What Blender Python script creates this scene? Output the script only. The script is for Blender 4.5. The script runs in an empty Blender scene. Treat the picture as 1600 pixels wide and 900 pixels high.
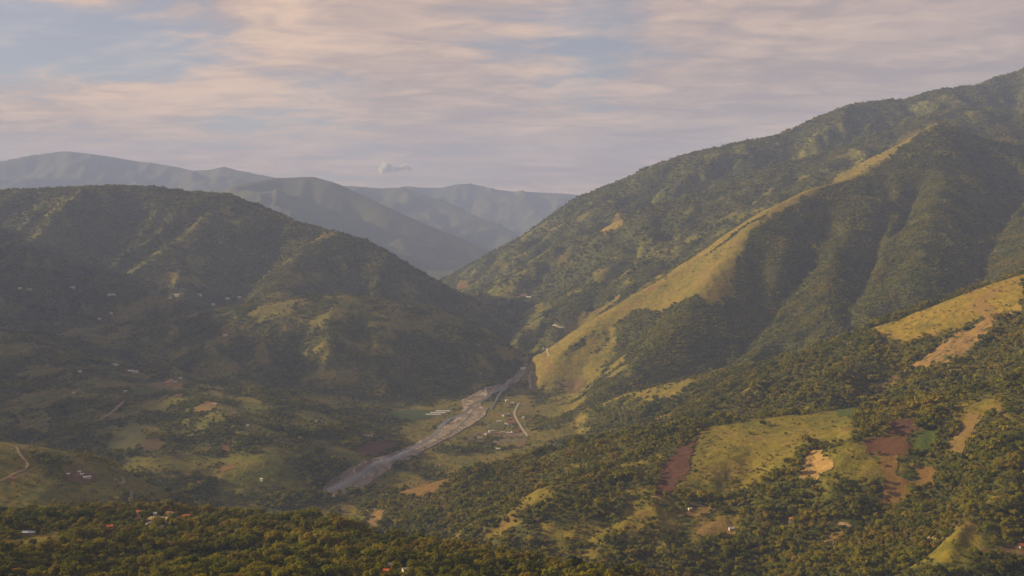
import bpy, bmesh, math, random, time
import numpy as np
from mathutils import Vector, Matrix
T0 = time.time()
scn = bpy.context.scene
COL = scn.collection

# ------------------------------------------------------------------ camera
F = 1716.0            # focal length in photograph pixels (1600 wide)
CZ = 650.0            # camera height above the river
HY = 330.0            # photograph row of the eye level
cam_d = bpy.data.cameras.new('camera')
cam = bpy.data.objects.new('camera', cam_d); COL.objects.link(cam)
cam.location = (0, 0, CZ); cam.rotation_euler = (math.radians(90), 0, 0)
cam_d.sensor_width = 36.0; cam_d.lens = 36.0 * F / 1600.0
cam_d.shift_y = -(450.0 - HY) / 1600.0
cam_d.clip_start = 1.0; cam_d.clip_end = 90000.0
scn.camera = cam

# ------------------------------------------------------------------ light, sky, exposure
SUN_EL = math.radians(18.5)
SUN_AZ = math.radians(80.0)          # to the left of the view direction
sun_dir = Vector((-math.sin(SUN_AZ) * math.cos(SUN_EL), math.cos(SUN_AZ) * math.cos(SUN_EL), math.sin(SUN_EL)))
sd = bpy.data.lights.new('sun', 'SUN'); sd.energy = 5.0; sd.angle = math.radians(0.6); sd.color = (1.0, 0.74, 0.33)
sun = bpy.data.objects.new('sun', sd); COL.objects.link(sun)
sun.rotation_euler = (-sun_dir).to_track_quat('-Z', 'Y').to_euler()
sun.location = (0, 0, 3000)
scn.view_settings.view_transform = 'Standard'; scn.view_settings.look = 'None'
scn.view_settings.gamma = 1.0; scn.view_settings.exposure = 1.08
scn.view_settings.use_curve_mapping = False
scn.cycles.use_denoising = True
scn.cycles.max_bounces = 6; scn.cycles.diffuse_bounces = 2; scn.cycles.glossy_bounces = 2
scn.cycles.transmission_bounces = 2; scn.cycles.volume_bounces = 1; scn.cycles.transparent_max_bounces = 40

def nd(nt, typ, **kw):
    n = nt.nodes.new(typ)
    for k, v in kw.items():
        if k == 'ins':
            for a, b in v.items(): n.inputs[a].default_value = b
        else: setattr(n, k, v)
    return n
def lk(nt, a, b): nt.links.new(a, b)
def math_n(nt, op, a, b=None, c=None, clamp=False):
    n = nt.nodes.new('ShaderNodeMath'); n.operation = op; n.use_clamp = clamp
    for i, v in enumerate((a, b, c)):
        if v is None: continue
        if isinstance(v, (int, float)): n.inputs[i].default_value = v
        else: lk(nt, v, n.inputs[i])
    return n.outputs[0]
def mixc(nt, fac, a, b):
    n = nt.nodes.new('ShaderNodeMix'); n.data_type = 'RGBA'
    for idx, v in ((0, fac), (6, a), (7, b)):
        if isinstance(v, (int, float)): n.inputs[idx].default_value = v
        elif isinstance(v, (tuple, list)): n.inputs[idx].default_value = (*v[:3], 1)
        else: lk(nt, v, n.inputs[idx])
    return n.outputs[2]
def maprange(nt, v, a, b, c=0.0, d=1.0, smooth=True):
    n = nt.nodes.new('ShaderNodeMapRange'); n.interpolation_type = 'SMOOTHSTEP' if smooth else 'LINEAR'
    lk(nt, v, n.inputs[0])
    for i, x in enumerate((a, b, c, d)): n.inputs[i + 1].default_value = x
    return n.outputs[0]
def noise(nt, vec, scale, detail=4.0, rough=0.55, dist=0.0):
    n = nt.nodes.new('ShaderNodeTexNoise'); lk(nt, vec, n.inputs['Vector'])
    n.inputs['Scale'].default_value = scale; n.inputs['Detail'].default_value = detail
    n.inputs['Roughness'].default_value = rough; n.inputs['Distortion'].default_value = dist
    return n.outputs['Fac']

def build_world():
    w = bpy.data.worlds.new('World'); scn.world = w; w.use_nodes = True
    nt = w.node_tree; nt.nodes.clear()
    out = nd(nt, 'ShaderNodeOutputWorld'); bg = nd(nt, 'ShaderNodeBackground')
    sky = nd(nt, 'ShaderNodeTexSky', sky_type='NISHITA', sun_disc=False, sun_elevation=SUN_EL,
             sun_rotation=-SUN_AZ, altitude=1500.0, air_density=1.2, dust_density=1.0, ozone_density=3.0)
    STR = 0.052
    tc = nd(nt, 'ShaderNodeTexCoord'); sep = nd(nt, 'ShaderNodeSeparateXYZ'); lk(nt, tc.outputs['Generated'], sep.inputs[0])
    X, Y, Z = sep.outputs
    zz = math_n(nt, 'ADD', math_n(nt, 'MAXIMUM', Z, 0.0), 0.115)
    u = math_n(nt, 'DIVIDE', X, zz); v = math_n(nt, 'DIVIDE', Y, zz)
    comb = nd(nt, 'ShaderNodeCombineXYZ'); lk(nt, u, comb.inputs[0]); lk(nt, v, comb.inputs[1])
    def plane(sx, sy, ox, oy, rot=0.0):
        m = nd(nt, 'ShaderNodeMapping'); lk(nt, comb.outputs[0], m.inputs[0])
        m.inputs['Scale'].default_value = (sx, sy, 1); m.inputs['Location'].default_value = (ox, oy, 0)
        m.inputs['Rotation'].default_value = (0, 0, rot)
        return m.outputs[0]
    big = noise(nt, plane(0.55, 0.36, CLX, CLY, 0.25), 1.0, 3.0, 0.5, 0.3)
    med = noise(nt, plane(0.95, 1.15, CMX, CMY, 0.22), 1.0, 8.0, 0.6, 0.6)
    fine = noise(nt, plane(3.4, 5.2, 1.3, 2.2, 0.3), 1.0, 8.0, 0.62, 0.8)
    s = math_n(nt, 'ADD', math_n(nt, 'MULTIPLY', big, 1.15), math_n(nt, 'ADD', math_n(nt, 'MULTIPLY', med, 0.75), math_n(nt, 'MULTIPLY', fine, 0.32)))
    cover = maprange(nt, s, CL0, CL0 + 0.24)
    dens = maprange(nt, math_n(nt, 'ADD', math_n(nt, 'MULTIPLY', med, 0.6), math_n(nt, 'MULTIPLY', fine, 0.4)), 0.40, 0.66)
    # the side towards the low sun is warmer and brighter
    lit = math_n(nt, 'ADD', math_n(nt, 'MULTIPLY', X, -0.95), 0.5, clamp=True)
    lc = mixc(nt, lit, (1.06, 0.79, 0.64), (1.75, 1.14, 0.69))
    lc2 = mixc(nt, lit, (0.60, 0.48, 0.46), (0.86, 0.60, 0.48))
    cc = mixc(nt, dens, lc2, lc)
    skyc = nd(nt, 'ShaderNodeVectorMath', operation='SCALE'); lk(nt, sky.outputs[0], skyc.inputs[0]); skyc.inputs[3].default_value = STR
    ccol = nd(nt, 'ShaderNodeVectorMath', operation='SCALE'); lk(nt, cc, ccol.inputs[0]); ccol.inputs[3].default_value = CLOUD_GAIN
    col = mixc(nt, math_n(nt, 'ADD', math_n(nt, 'MULTIPLY', cover, 0.47), 0.44), skyc.outputs[0], ccol.outputs[0])
    bg.inputs['Strength'].default_value = 1.0
    lk(nt, col, bg.inputs['Color']); lk(nt, bg.outputs[0], out.inputs['Surface'])
CLX, CLY, CMX, CMY, CL0, CLOUD_GAIN = 22.955, 18.463, 7.1225, 9.932, 0.90, 0.31
build_world()

# ------------------------------------------------------------------ numpy noise
RS = np.random.RandomState(11)
TAB = RS.rand(256, 256, 2).astype(np.float32)
TANG = (RS.rand(256, 256) * 2 * np.pi).astype(np.float32)
TGX, TGY = np.cos(TANG), np.sin(TANG)
def perlin(x, y):
    ix = np.floor(x); iy = np.floor(y); fx = (x - ix).astype(np.float32); fy = (y - iy).astype(np.float32)
    ix = ix.astype(np.int64) & 255; iy = iy.astype(np.int64) & 255
    ix1 = (ix + 1) & 255; iy1 = (iy + 1) & 255
    u = fx * fx * fx * (fx * (fx * 6 - 15) + 10); v = fy * fy * fy * (fy * (fy * 6 - 15) + 10)
    a = TGX[ix, iy] * fx + TGY[ix, iy] * fy
    b = TGX[ix1, iy] * (fx - 1) + TGY[ix1, iy] * fy
    c = TGX[ix, iy1] * fx + TGY[ix, iy1] * (fy - 1)
    d = TGX[ix1, iy1] * (fx - 1) + TGY[ix1, iy1] * (fy - 1)
    return ((a + (b - a) * u) * (1 - v) + (c + (d - c) * u) * v) * 1.4
def fbm(x, y, lam, octv=4, gain=0.5, ox=0.0):
    s = np.zeros_like(x, dtype=np.float32); a = 1.0; f = 1.0 / lam; n = 0
    for i in range(octv):
        s += a * perlin(x * f + 17.3 * i + ox, y * f - 9.1 * i + ox * 0.7); n += a; a *= gain; f *= 2.03
    return s / n
def sstep(a, b, x):
    t = np.clip((x - a) / (b - a), 0, 1); return t * t * (3 - 2 * t)
def smax(a, b, k):
    h = np.clip(k - np.abs(a - b), 0, None) / k
    return np.maximum(a, b) + h * h * k * 0.25
def erosion(px, py, dx, dy):
    ix = np.floor(px); iy = np.floor(py)
    fx = (px - ix).astype(np.float32); fy = (py - iy).astype(np.float32)
    ix = ix.astype(np.int64); iy = iy.astype(np.int64)
    va = np.zeros_like(fx); vx = np.zeros_like(fx); vy = np.zeros_like(fx); wt = np.zeros_like(fx)
    for i in (-2, -1, 0, 1):
        for j in (-2, -1, 0, 1):
            t = TAB[(ix - i) & 255, (iy - j) & 255]
            ppx = fx + i - t[..., 0] * 0.5; ppy = fy + j - t[..., 1] * 0.5
            w = np.exp(-2.0 * (ppx * ppx + ppy * ppy)); wt += w
            m = (ppx * dx + ppy * dy) * (2 * np.pi)
            va += np.cos(m) * w; s = -np.sin(m) * w
            vx += s * dx; vy += s * dy
    return va / wt, vx / wt, vy / wt

# ------------------------------------------------------------------ ridges (photograph column, row, distance in metres)
def P(px, py, d): return ((px - 800.0) / F * d, d, CZ + (HY - py) / F * d)
# name, slope on the far side, slope on the near side, rounding, points left to right; (far = away from the camera when listed left to right)
RIDGES = {
 'near_spur':   (0.62, -0.15, 30, [(-500,790,1300),(-200,800,1330),(0,808,1350),(100,803,1400),(190,797,1420),(330,808,1400),(400,812,1370),(480,820,1320),(540,834,1260),(620,850,1200),(700,862,1120),(800,884,1040),(960,915,960),(1150,990,860)]),
 'right_spur':  (0.50, 0.20, 30, [(560,786,2490),(640,765,2440),(700,748,2390),(760,730,2350),(830,711,2310),(900,696,2270),(1000,673,2200),(1100,659,2120),(1200,651,2060),(1270,642,2030),(1340,634,2000),(1450,622,1930),(1600,590,1850),(1800,520,1900),(2000,430,2100)]),
 'right_slope': (0.50, 0.34, 30, [(830,682,3180),(900,643,3280),(1000,608,3200),(1100,583,3080),(1200,565,2950),(1280,548,2800),(1340,522,2700),(1400,497,2620),(1500,461,2550),(1600,426,2500),(1750,370,2450),(2000,300,2400)]),
 'golden_ridge':(0.50, 0.44, 28, [(832,612,3990),(850,588,4020),(880,546,4100),(940,493,4200),(1000,454,4260),(1050,427,4300),(1100,398,4350),(1150,362,4400),(1215,322,4500),(1270,295,4650),(1310,284,4750),(1345,272,4850),(1400,236,5000),(1465,191,5250),(1500,212,5500),(1530,215,5750),(1570,195,6100),(1640,160,6600)]),
 'golden_spur': (0.60, 0.62, 34, [(905,640,3420),(940,610,3480),(985,575,3560),(1040,528,3680),(1085,480,3830),(1115,435,3980),(1140,400,4120),(1175,355,4320),(1215,324,4500)]),
 'edge_spur':   (0.40, 0.60, 25, [(1570,440,3650),(1600,405,3800),(1640,340,4200),(1700,270,4700),(1800,180,5600)]),
 'far_right':   (0.55, 0.46, 40, [(700,436,7800),(715,428,7750),(760,402,7650),(800,381,7550),(850,346,7450),(900,310,7350),(960,286,7250),(1020,259,7150),(1080,239,7100),(1150,223,7050),(1215,211,7000),(1270,186,7050),(1320,166,7100),(1360,159,7200),(1410,156,7300),(1460,141,7350),(1490,138,7350),(1530,133,7400),(1600,110,7600),(1800,40,8200)]),
 'mid_right':   (0.42, 0.46, 35, [(820,500,5650),(850,470,5700),(890,420,5800),(930,375,5850),(965,346,5900),(1010,322,5900),(1100,300,5950),(1200,263,6000),(1330,227,6100),(1390,203,6150),(1440,182,6200),(1500,168,6400),(1600,176,6700)]),
 'brown_hill':  (0.40, 0.42, 60, [(130,512,4600),(230,500,4550),(300,489,4480),(400,475,4400),(460,464,4400),(530,460,4400),(600,469,4400),(680,481,4440),(740,502,4500),(790,541,4600),(822,566,4700)]),
 'left_mountain':(0.50, 0.46, 45, [(-900,330,6600),(-500,318,6400),(-250,302,6200),(0,298,6100),(100,294,6050),(175,291,6000),(240,292,5950),(300,301,5900),(350,303,5850),(400,326,5750),(450,343,5650),(520,363,5500),(560,373,5450),(620,406,5300),(680,441,5200),(740,481,5100),(790,516,5000),(828,548,4950)]),
 'left_rib_a':  (0.55, 0.50, 30, [(120,475,4780),(180,440,4950),(250,398,5180),(310,352,5480),(350,306,5800)]),
 'left_rib_b':  (0.55, 0.50, 30, [(-200,480,4800),(-60,420,5100),(60,360,5500),(140,300,5950)]),
 'left_rib_c':  (0.50, 0.50, 30, [(430,465,4750),(450,430,4950),(470,395,5200),(515,363,5480)]),
 'village_hill':(0.20, 0.13, 40, [(-700,470,4300),(-300,490,4100),(0,518,3900),(100,562,3680),(190,603,3400),(265,600,3350),(330,604,3300),(400,609,3300),(470,622,3350),(560,639,3400),(640,652,3430)]),
 'village_rib_a':(0.30, 0.30, 40, [(265,602,3340),(320,628,3050),(380,665,2780),(430,715,2560),(470,775,2440)]),
 'village_rib_c':(0.32, 0.32, 40, [(400,609,3300),(460,640,3080),(510,672,2900),(540,705,2780)]),
 'village_rib_b':(0.25, 0.25, 40, [(100,563,3680),(125,600,3300),(150,640,2980),(205,685,2700),(240,725,2500)]),
 'farm_spur':   (0.40, 0.28, 40, [(-700,600,1900),(-300,650,1950),(0,692,2000),(60,699,2020),(120,710,2050),(180,729,2100),(240,759,2150),(300,798,2230)]),
 'shade_ridge':(0.60, 0.60, 60, [(-1819,483,1900),(-1465,309,2500),(-1358,91,3100),(-1171,61,3700),(-935,32,4500),(-757,75,5400),(-589,131,6300),(-422,200,7300)]),  # unseen ridge added left of the frame to throw shade on the valley
 'far_rib_a':  (0.55, 0.55, 30, [(940,350,6350),(985,318,6600),(1030,285,6850),(1075,244,7080)]),
 'far_rib_b':  (0.55, 0.55, 30, [(1130,287,6350),(1170,257,6650),(1210,222,6900)]),
 'mid_rib_a':  (0.52, 0.52, 28, [(905,470,5050),(950,420,5350),(1000,366,5650),(1040,318,5900)]),
 'mid_rib_b':  (0.52, 0.52, 28, [(1060,400,5150),(1110,350,5450),(1160,302,5750),(1200,267,5990)]),
 'mid_rib_c':  (0.52, 0.52, 28, [(1230,302,5350),(1290,264,5700),(1330,231,6080)]),
 'gold_rib_a': (0.50, 0.55, 28, [(1290,480,3700),(1300,405,4050),(1320,335,4400),(1345,277,4830)]),
 'gold_rib_b': (0.50, 0.55, 28, [(1440,440,3700),(1455,355,4150),(1470,275,4700),(1466,197,5240)]),
 'far_left':    (0.5, 0.5, 60, [(-700,280,20250),(-300,265,19764),(0,251,19440),(50,241,19440),(100,236,19440),(160,243,19440),(215,251,19440),(260,258,19278),(300,267,18954),(325,265,18630),(350,260,18306),(375,268,18144),(410,273,17982),(440,279,17820),(560,330,17010)]),
 'blue_mountain':(0.5, 0.36, 50, [(180,380,13006),(330,302,13305),(380,286,13454),(430,276,13604),(490,275,13604),(520,283,13454),(560,301,13305),(620,331,13006),(680,356,12856),(740,380,12707),(790,400,12557),(850,428,12300)]),
 'far_middle':  (0.5, 0.42, 60, [(440,285,18630),(540,290,18630),(600,294,18492),(630,293,18354),(680,311,17940),(740,336,17388),(800,366,16836)]),
 'farthest':    (0.5, 0.35, 90, [(540,298,22120),(640,293,22120),(690,293,21993),(715,288,21993),(740,288,21993),(762,293,21867),(800,299,21740),(860,301,21740),(905,304,21740),(1000,300,22120),(1200,300,22120)]),
}
RN = list(RIDGES)
RIVER_PX = [(470,800),(505,772),(560,745),(640,705),(690,680),(730,650),(745,625),(790,605),(815,580),(826,562),(845,535),(850,515),(830,485),(790,455),(765,432),(770,412),(800,395),(830,385)]
RIVER = np.array([((px - 800) / F * (CZ * F / (py - HY)), CZ * F / (py - HY)) for px, py in RIVER_PX])
RIVER = np.vstack([[(-700, 2150), (-1100, 1700)][::-1], RIVER])

def polydist(x, y, pts):
    best = np.full(x.shape, 1e12, np.float32); bz = np.zeros(x.shape, np.float32); bs = np.zeros(x.shape, np.float32)
    for (a, b) in zip(pts[:-1], pts[1:]):
        dx, dy = b[0] - a[0], b[1] - a[1]; L2 = dx * dx + dy * dy + 1e-6
        t = np.clip(((x - a[0]) * dx + (y - a[1]) * dy) / L2, 0, 1)
        ex = x - (a[0] + t * dx); ey = y - (a[1] + t * dy); d2 = ex * ex + ey * ey
        m = d2 < best
        best = np.where(m, d2, best)
        if len(a) > 2: bz = np.where(m, a[2] + t * (b[2] - a[2]), bz)
        s = (dx * ey - dy * ex) / math.sqrt(L2)          # positive = left of the segment = far side
        bs = np.where(m, s, bs)
    d = np.sqrt(best); return d, bz, np.clip(bs / (d + 1e-3), -1, 1)

def base_height(x, y):
    wx = fbm(x, y, 420, 3, 0.5, 3.3) * 26 * sstep(700, 2500, y); wy = fbm(x, y, 420, 3, 0.5, 8.9) * 26 * sstep(700, 2500, y)
    xx, yy = (x + wx).astype(np.float32), (y + wy).astype(np.float32)
    dr, _, _ = polydist(xx, yy, [tuple(p) for p in RIVER])
    floor = 0.07 * np.clip(dr - 230, 0, None) + 0.006 * dr
    far = sstep(5200, 9000, y)
    floor = floor * (1 - 0.6 * far)
    h = floor.astype(np.float32); idx = np.full(x.shape, -1, np.int16); top = h.copy(); rd = np.zeros_like(h)
    for i, n in enumerate(RN):
        sf, sn, w, pts = RIDGES[n]
        d, zc, sd_ = polydist(xx, yy, [P(*p) for p in pts])
        t = sd_ * 0.5 + 0.5; t = t * t * (3 - 2 * t)
        s = sn + (sf - sn) * t
        dd = np.sqrt(d * d + w * w) - w
        z = zc - s * dd
        m = z > top
        idx = np.where(m, i, idx); rd = np.where(m, d, rd); top = np.where(m, z, top)
        h = smax(h, z, 26.0)
    # the hill the photographer stands on
    d0 = np.sqrt(x * x + (y + 30) ** 2)
    z0 = 646 - 0.43 * d0
    h = smax(h, z0, 20.0)
    return h, idx, rd, dr

# regular grid of the smooth landform
GX0, GX1, GY0, GY1, GS = -19000.0, 17000.0, -2500.0, 32500.0, 36.0
gx = np.arange(GX0, GX1 + 1, GS); gy = np.arange(GY0, GY1 + 1, GS)
MX, MY = np.meshgrid(gx, gy, indexing='ij')
GH, GI, GRD, GDR = base_height(MX, MY)
def blur(a, n):
    for _ in range(n):
        a = (np.roll(a, 1, 0) + np.roll(a, -1, 0) + a) / 3; a = (np.roll(a, 1, 1) + np.roll(a, -1, 1) + a) / 3
    return a
GDX, GDY = np.gradient(blur(GH, 2), GS)
AMP = np.ones(len(RN), np.float32)
for n, a in {'near_spur':0.30,'right_spur':0.55,'right_slope':0.55,'golden_spur':0.45,'golden_ridge':1.25,'mid_right':1.3,'brown_hill':0.42,'village_hill':0.6,'village_rib_a':0.6,'village_rib_b':0.6,'village_rib_c':0.5,'farm_spur':0.4,'far_left':1.3,'farthest':1.2,'far_right':1.5,'left_mountain':1.15,'left_rib_a':0.8,'left_rib_b':0.9,'left_rib_c':0.8}.items(): AMP[RN.index(n)] = a
GFADE = np.where(GI >= 0, sstep(15, 330, GRD) * AMP[np.clip(GI, 0, None)], 0).astype(np.float32)
GFADE = blur(GFADE * sstep(-2, 40, GH - 0.05 * np.clip(GDR - 330, 0, None)), 3).astype(np.float32)
def bil(G, x, y):
    u = np.clip((x - GX0) / GS, 0, G.shape[0] - 1.001); v = np.clip((y - GY0) / GS, 0, G.shape[1] - 1.001)
    i = u.astype(np.int64); j = v.astype(np.int64); a = (u - i).astype(np.float32); b = (v - j).astype(np.float32)
    return (G[i, j] * (1 - a) + G[i + 1, j] * a) * (1 - b) + (G[i, j + 1] * (1 - a) + G[i + 1, j + 1] * a) * b
def ridx(x, y):
    i = np.clip(np.round((x - GX0) / GS), 0, GI.shape[0] - 1).astype(int); j = np.clip(np.round((y - GY0) / GS), 0, GI.shape[1] - 1).astype(int)
    return GI[i, j]
def H(x, y):
    x = np.asarray(x, np.float32); y = np.asarray(y, np.float32)
    h = bil(GH, x, y).astype(np.float32); gx_ = bil(GDX, x, y); gy_ = bil(GDY, x, y); fade = bil(GFADE, x, y)
    gl = np.sqrt(gx_ * gx_ + gy_ * gy_) + 1e-4
    st = sstep(0.02, 0.35, gl)
    ex = np.zeros_like(h); ey = np.zeros_like(h); e = np.zeros_like(h)
    lam = 820.0; a = 64.0
    for o in range(6):
        dx = -(gy_ + ey * 0.9); dy = (gx_ + ex * 0.9)
        dl = np.sqrt(dx * dx + dy * dy) + 1e-4; k = sstep(0, 0.25, dl) * 1.0
        v, vx, vy = erosion(x / lam + 3.7 * o, y / lam + 1.9 * o, dx / dl * k, dy / dl * k)
        e += v * a; ex += vx * a * 2 * np.pi / lam * 0.5; ey += vy * a * 2 * np.pi / lam * 0.5
        lam *= 0.5; a *= 0.48
    h = h + e * fade * (0.35 + 0.65 * st) * (1 - 0.85 * sstep(8000, 11000, y))
    h += (0.32 - np.abs(fbm(x, y, 2100, 4, 0.5, 7.7)) * 2.2 - np.abs(fbm(x, y, 700, 3, 0.5, 2.7)) * 0.6) * 330.0 * sstep(8500, 12000, y) * np.clip(fade, 0, 1)
    h += fbm(x, y, 160, 4, 0.5, 5.0) * (6.0 * (0.15 + np.clip(fade, 0, 1))) * sstep(0.03, 0.15, gl)
    return h
def hz(x, y): return float(H(np.array([x]), np.array([y]))[0])
def pix(px, py, d0=820.0, d1=29000.0):
    """the spot of ground that a photograph position falls on (a real point of the land, used to place things)"""
    d = np.exp(np.linspace(math.log(d0), math.log(d1), 1500))
    x = (px - 800.0) / F * d; z = CZ + (HY - py) / F * d
    hh = H(x, d); k = np.nonzero(hh >= z)[0]
    if len(k) == 0: return None
    k = k[0]
    if k == 0: return (float(x[0]), float(d[0]), float(hh[0]))
    a = (z[k-1] - hh[k-1]) / ((z[k-1] - hh[k-1]) - (z[k] - hh[k]) + 1e-9)
    dd = d[k-1] + a * (d[k] - d[k-1]); xx = (px - 800.0) / F * dd
    return (float(xx), float(dd), hz(xx, dd))
NCOL, NROW = 820, 940
HAZE_D, HAZE_COL = 5.4e-5, (0.37, 0.49, 1.0)

# ------------------------------------------------------------------ helpers for objects
def tag(o, label=None, cat=None, group=None, kind=None):
    if label: o['label'] = label
    if cat: o['category'] = cat
    if group: o['group'] = group
    if kind: o['kind'] = kind
    return o
def mesh_obj(name, verts, faces, mat=None, parent=None, smooth=False, link=True):
    me = bpy.data.meshes.new(name)
    me.from_pydata([tuple(map(float, v)) for v in verts], [], [tuple(map(int, f)) for f in faces]); me.update()
    if mat: me.materials.append(mat)
    if smooth: me.polygons.foreach_set('use_smooth', np.ones(len(me.polygons), bool))
    o = bpy.data.objects.new(name, me)
    if link: COL.objects.link(o)
    if parent is not None: o.parent = parent
    return o
def fast_mesh(name, V, Q, mat, attrs=None, smooth=True):
    me = bpy.data.meshes.new(name)
    me.vertices.add(len(V)); me.vertices.foreach_set('co', np.ascontiguousarray(V, np.float32).ravel())
    k = Q.shape[1]
    me.loops.add(Q.size); me.loops.foreach_set('vertex_index', np.ascontiguousarray(Q, np.int32).ravel())
    me.polygons.add(len(Q)); me.polygons.foreach_set('loop_start', np.arange(0, Q.size, k, dtype=np.int32))
    me.polygons.foreach_set('use_smooth', np.full(len(Q), smooth))
    for n, a in (attrs or {}).items():
        at = me.attributes.new(n, 'FLOAT', 'POINT'); at.data.foreach_set('value', np.ascontiguousarray(a, np.float32))
    me.update(calc_edges=True); me.validate()
    me.materials.append(mat)
    o = bpy.data.objects.new(name, me); COL.objects.link(o); return o

def new_mat(name):
    m = bpy.data.materials.new(name); m.use_nodes = True; nt = m.node_tree; nt.nodes.clear()
    out = nd(nt, 'ShaderNodeOutputMaterial'); b = nd(nt, 'ShaderNodeBsdfPrincipled')
    b.inputs['Roughness'].default_value = 0.9; b.inputs['Specular IOR Level'].default_value = 0.15
    lk(nt, b.outputs[0], out.inputs['Surface']); return m, nt, b
def pos_n(nt): return nd(nt, 'ShaderNodeNewGeometry').outputs['Position']
def attr_n(nt, name, typ='GEOMETRY'):
    n = nd(nt, 'ShaderNodeAttribute', attribute_name=name, attribute_type=typ); return n.outputs['Fac']
def bump_n(nt, b, hgt, dist, strength=1.0):
    n = nd(nt, 'ShaderNodeBump'); n.inputs['Distance'].default_value = dist; n.inputs['Strength'].default_value = strength
    lk(nt, hgt, n.inputs['Height']); lk(nt, n.outputs[0], b.inputs['Normal'])

def terrain_mat():
    m, nt, b = new_mat('hillside_ground')
    p = pos_n(nt)
    fc, dry = attr_n(nt, 'fc'), attr_n(nt, 'dry')
    n1 = noise(nt, p, 0.012, 6, 0.6); n2 = noise(nt, p, 0.06, 6, 0.65); n3 = noise(nt, p, 0.0035, 4, 0.55)
    green = mixc(nt, maprange(nt, n2, 0.35, 0.68), (0.046, 0.060, 0.006), (0.088, 0.100, 0.009))
    gold = mixc(nt, maprange(nt, n2, 0.32, 0.68), (0.145, 0.108, 0.012), (0.265, 0.190, 0.024))
    gold = mixc(nt, math_n(nt, 'MULTIPLY', maprange(nt, noise(nt, p, 0.03, 5, 0.7, 0.8), 0.5, 0.66), 0.7), gold, (0.085, 0.075, 0.016))
    gold = mixc(nt, maprange(nt, n1, 0.52, 0.68), gold, (0.16, 0.10, 0.038))
    d2 = math_n(nt, 'ADD', dry, math_n(nt, 'MULTIPLY', math_n(nt, 'SUBTRACT', n1, 0.5), 1.6), clamp=True)
    grass = mixc(nt, d2, green, gold)
    soil = maprange(nt, noise(nt, p, 0.009, 5, 0.6, 1.0), 0.66, 0.74)
    grass = mixc(nt, math_n(nt, 'MULTIPLY', soil, 0.6), grass, (0.13, 0.07, 0.035))
    wood = mixc(nt, maprange(nt, n2, 0.35, 0.65), (0.034, 0.042, 0.009), (0.066, 0.072, 0.013))
    wood = mixc(nt, math_n(nt, 'MULTIPLY', maprange(nt, n3, 0.45, 0.65), 0.5), wood, (0.075, 0.070, 0.015))
    col = mixc(nt, maprange(nt, fc, 0.25, 0.7), grass, wood)
    lk(nt, col, b.inputs['Base Color'])
    h = math_n(nt, 'ADD', math_n(nt, 'MULTIPLY', n2, 5.0), math_n(nt, 'MULTIPLY', noise(nt, p, 0.22, 3, 0.6), 1.6))
    bump_n(nt, b, h, 1.0, 0.8)
    return m
M_GROUND = terrain_mat()

# ------------------------------------------------------------------ land cover
def in_poly(x, y, poly):
    r = np.zeros(x.shape, bool); n = len(poly); j = n - 1
    for i in range(n):
        xi, yi = poly[i]; xj, yj = poly[j]
        c = ((yi > y) != (yj > y)) & (x < (xj - xi) * (y - yi) / (yj - yi + 1e-12) + xi)
        r ^= c; j = i
    return r
def wpoly(pts, d0=820.0, d1=29000.0):
    out = []
    for p in pts:
        w = pix(p[0], p[1], d0, d1)
        if w: out.append(w[:2])
    return out
COVER = dict(near_spur=(.88,.55), right_spur=(.76,.58), right_slope=(.80,.65), golden_ridge=(1.2,.55), golden_spur=(.88,.6), edge_spur=(.9,.5),
  far_right=(.82,.22), mid_right=(.82,.28), brown_hill=(.66,.42), far_rib_a=(.70,.25), far_rib_b=(.72,.25), mid_rib_a=(.70,.3), mid_rib_b=(.70,.3), mid_rib_c=(.72,.3), gold_rib_a=(1.2,.5), gold_rib_b=(1.2,.5), shade_ridge=(.8,.4), left_mountain=(.86,.25), left_rib_a=(.66,.35), left_rib_b=(.6,.35), left_rib_c=(.6,.5),  # dryness on the left hills also lowered to darken grass lying in shade
  village_hill=(.56,.3), village_rib_a=(.54,.25), village_rib_b=(.5,.3), village_rib_c=(.62,.25), farm_spur=(.36,.35), far_left=(.98,.2), blue_mountain=(.98,.2),
  far_middle=(.98,.3), farthest=(.98,.4))
CV = np.array([COVER[n][0] for n in RN] + [.34], np.float32); DV = np.array([COVER[n][1] for n in RN] + [.45], np.float32)
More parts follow.
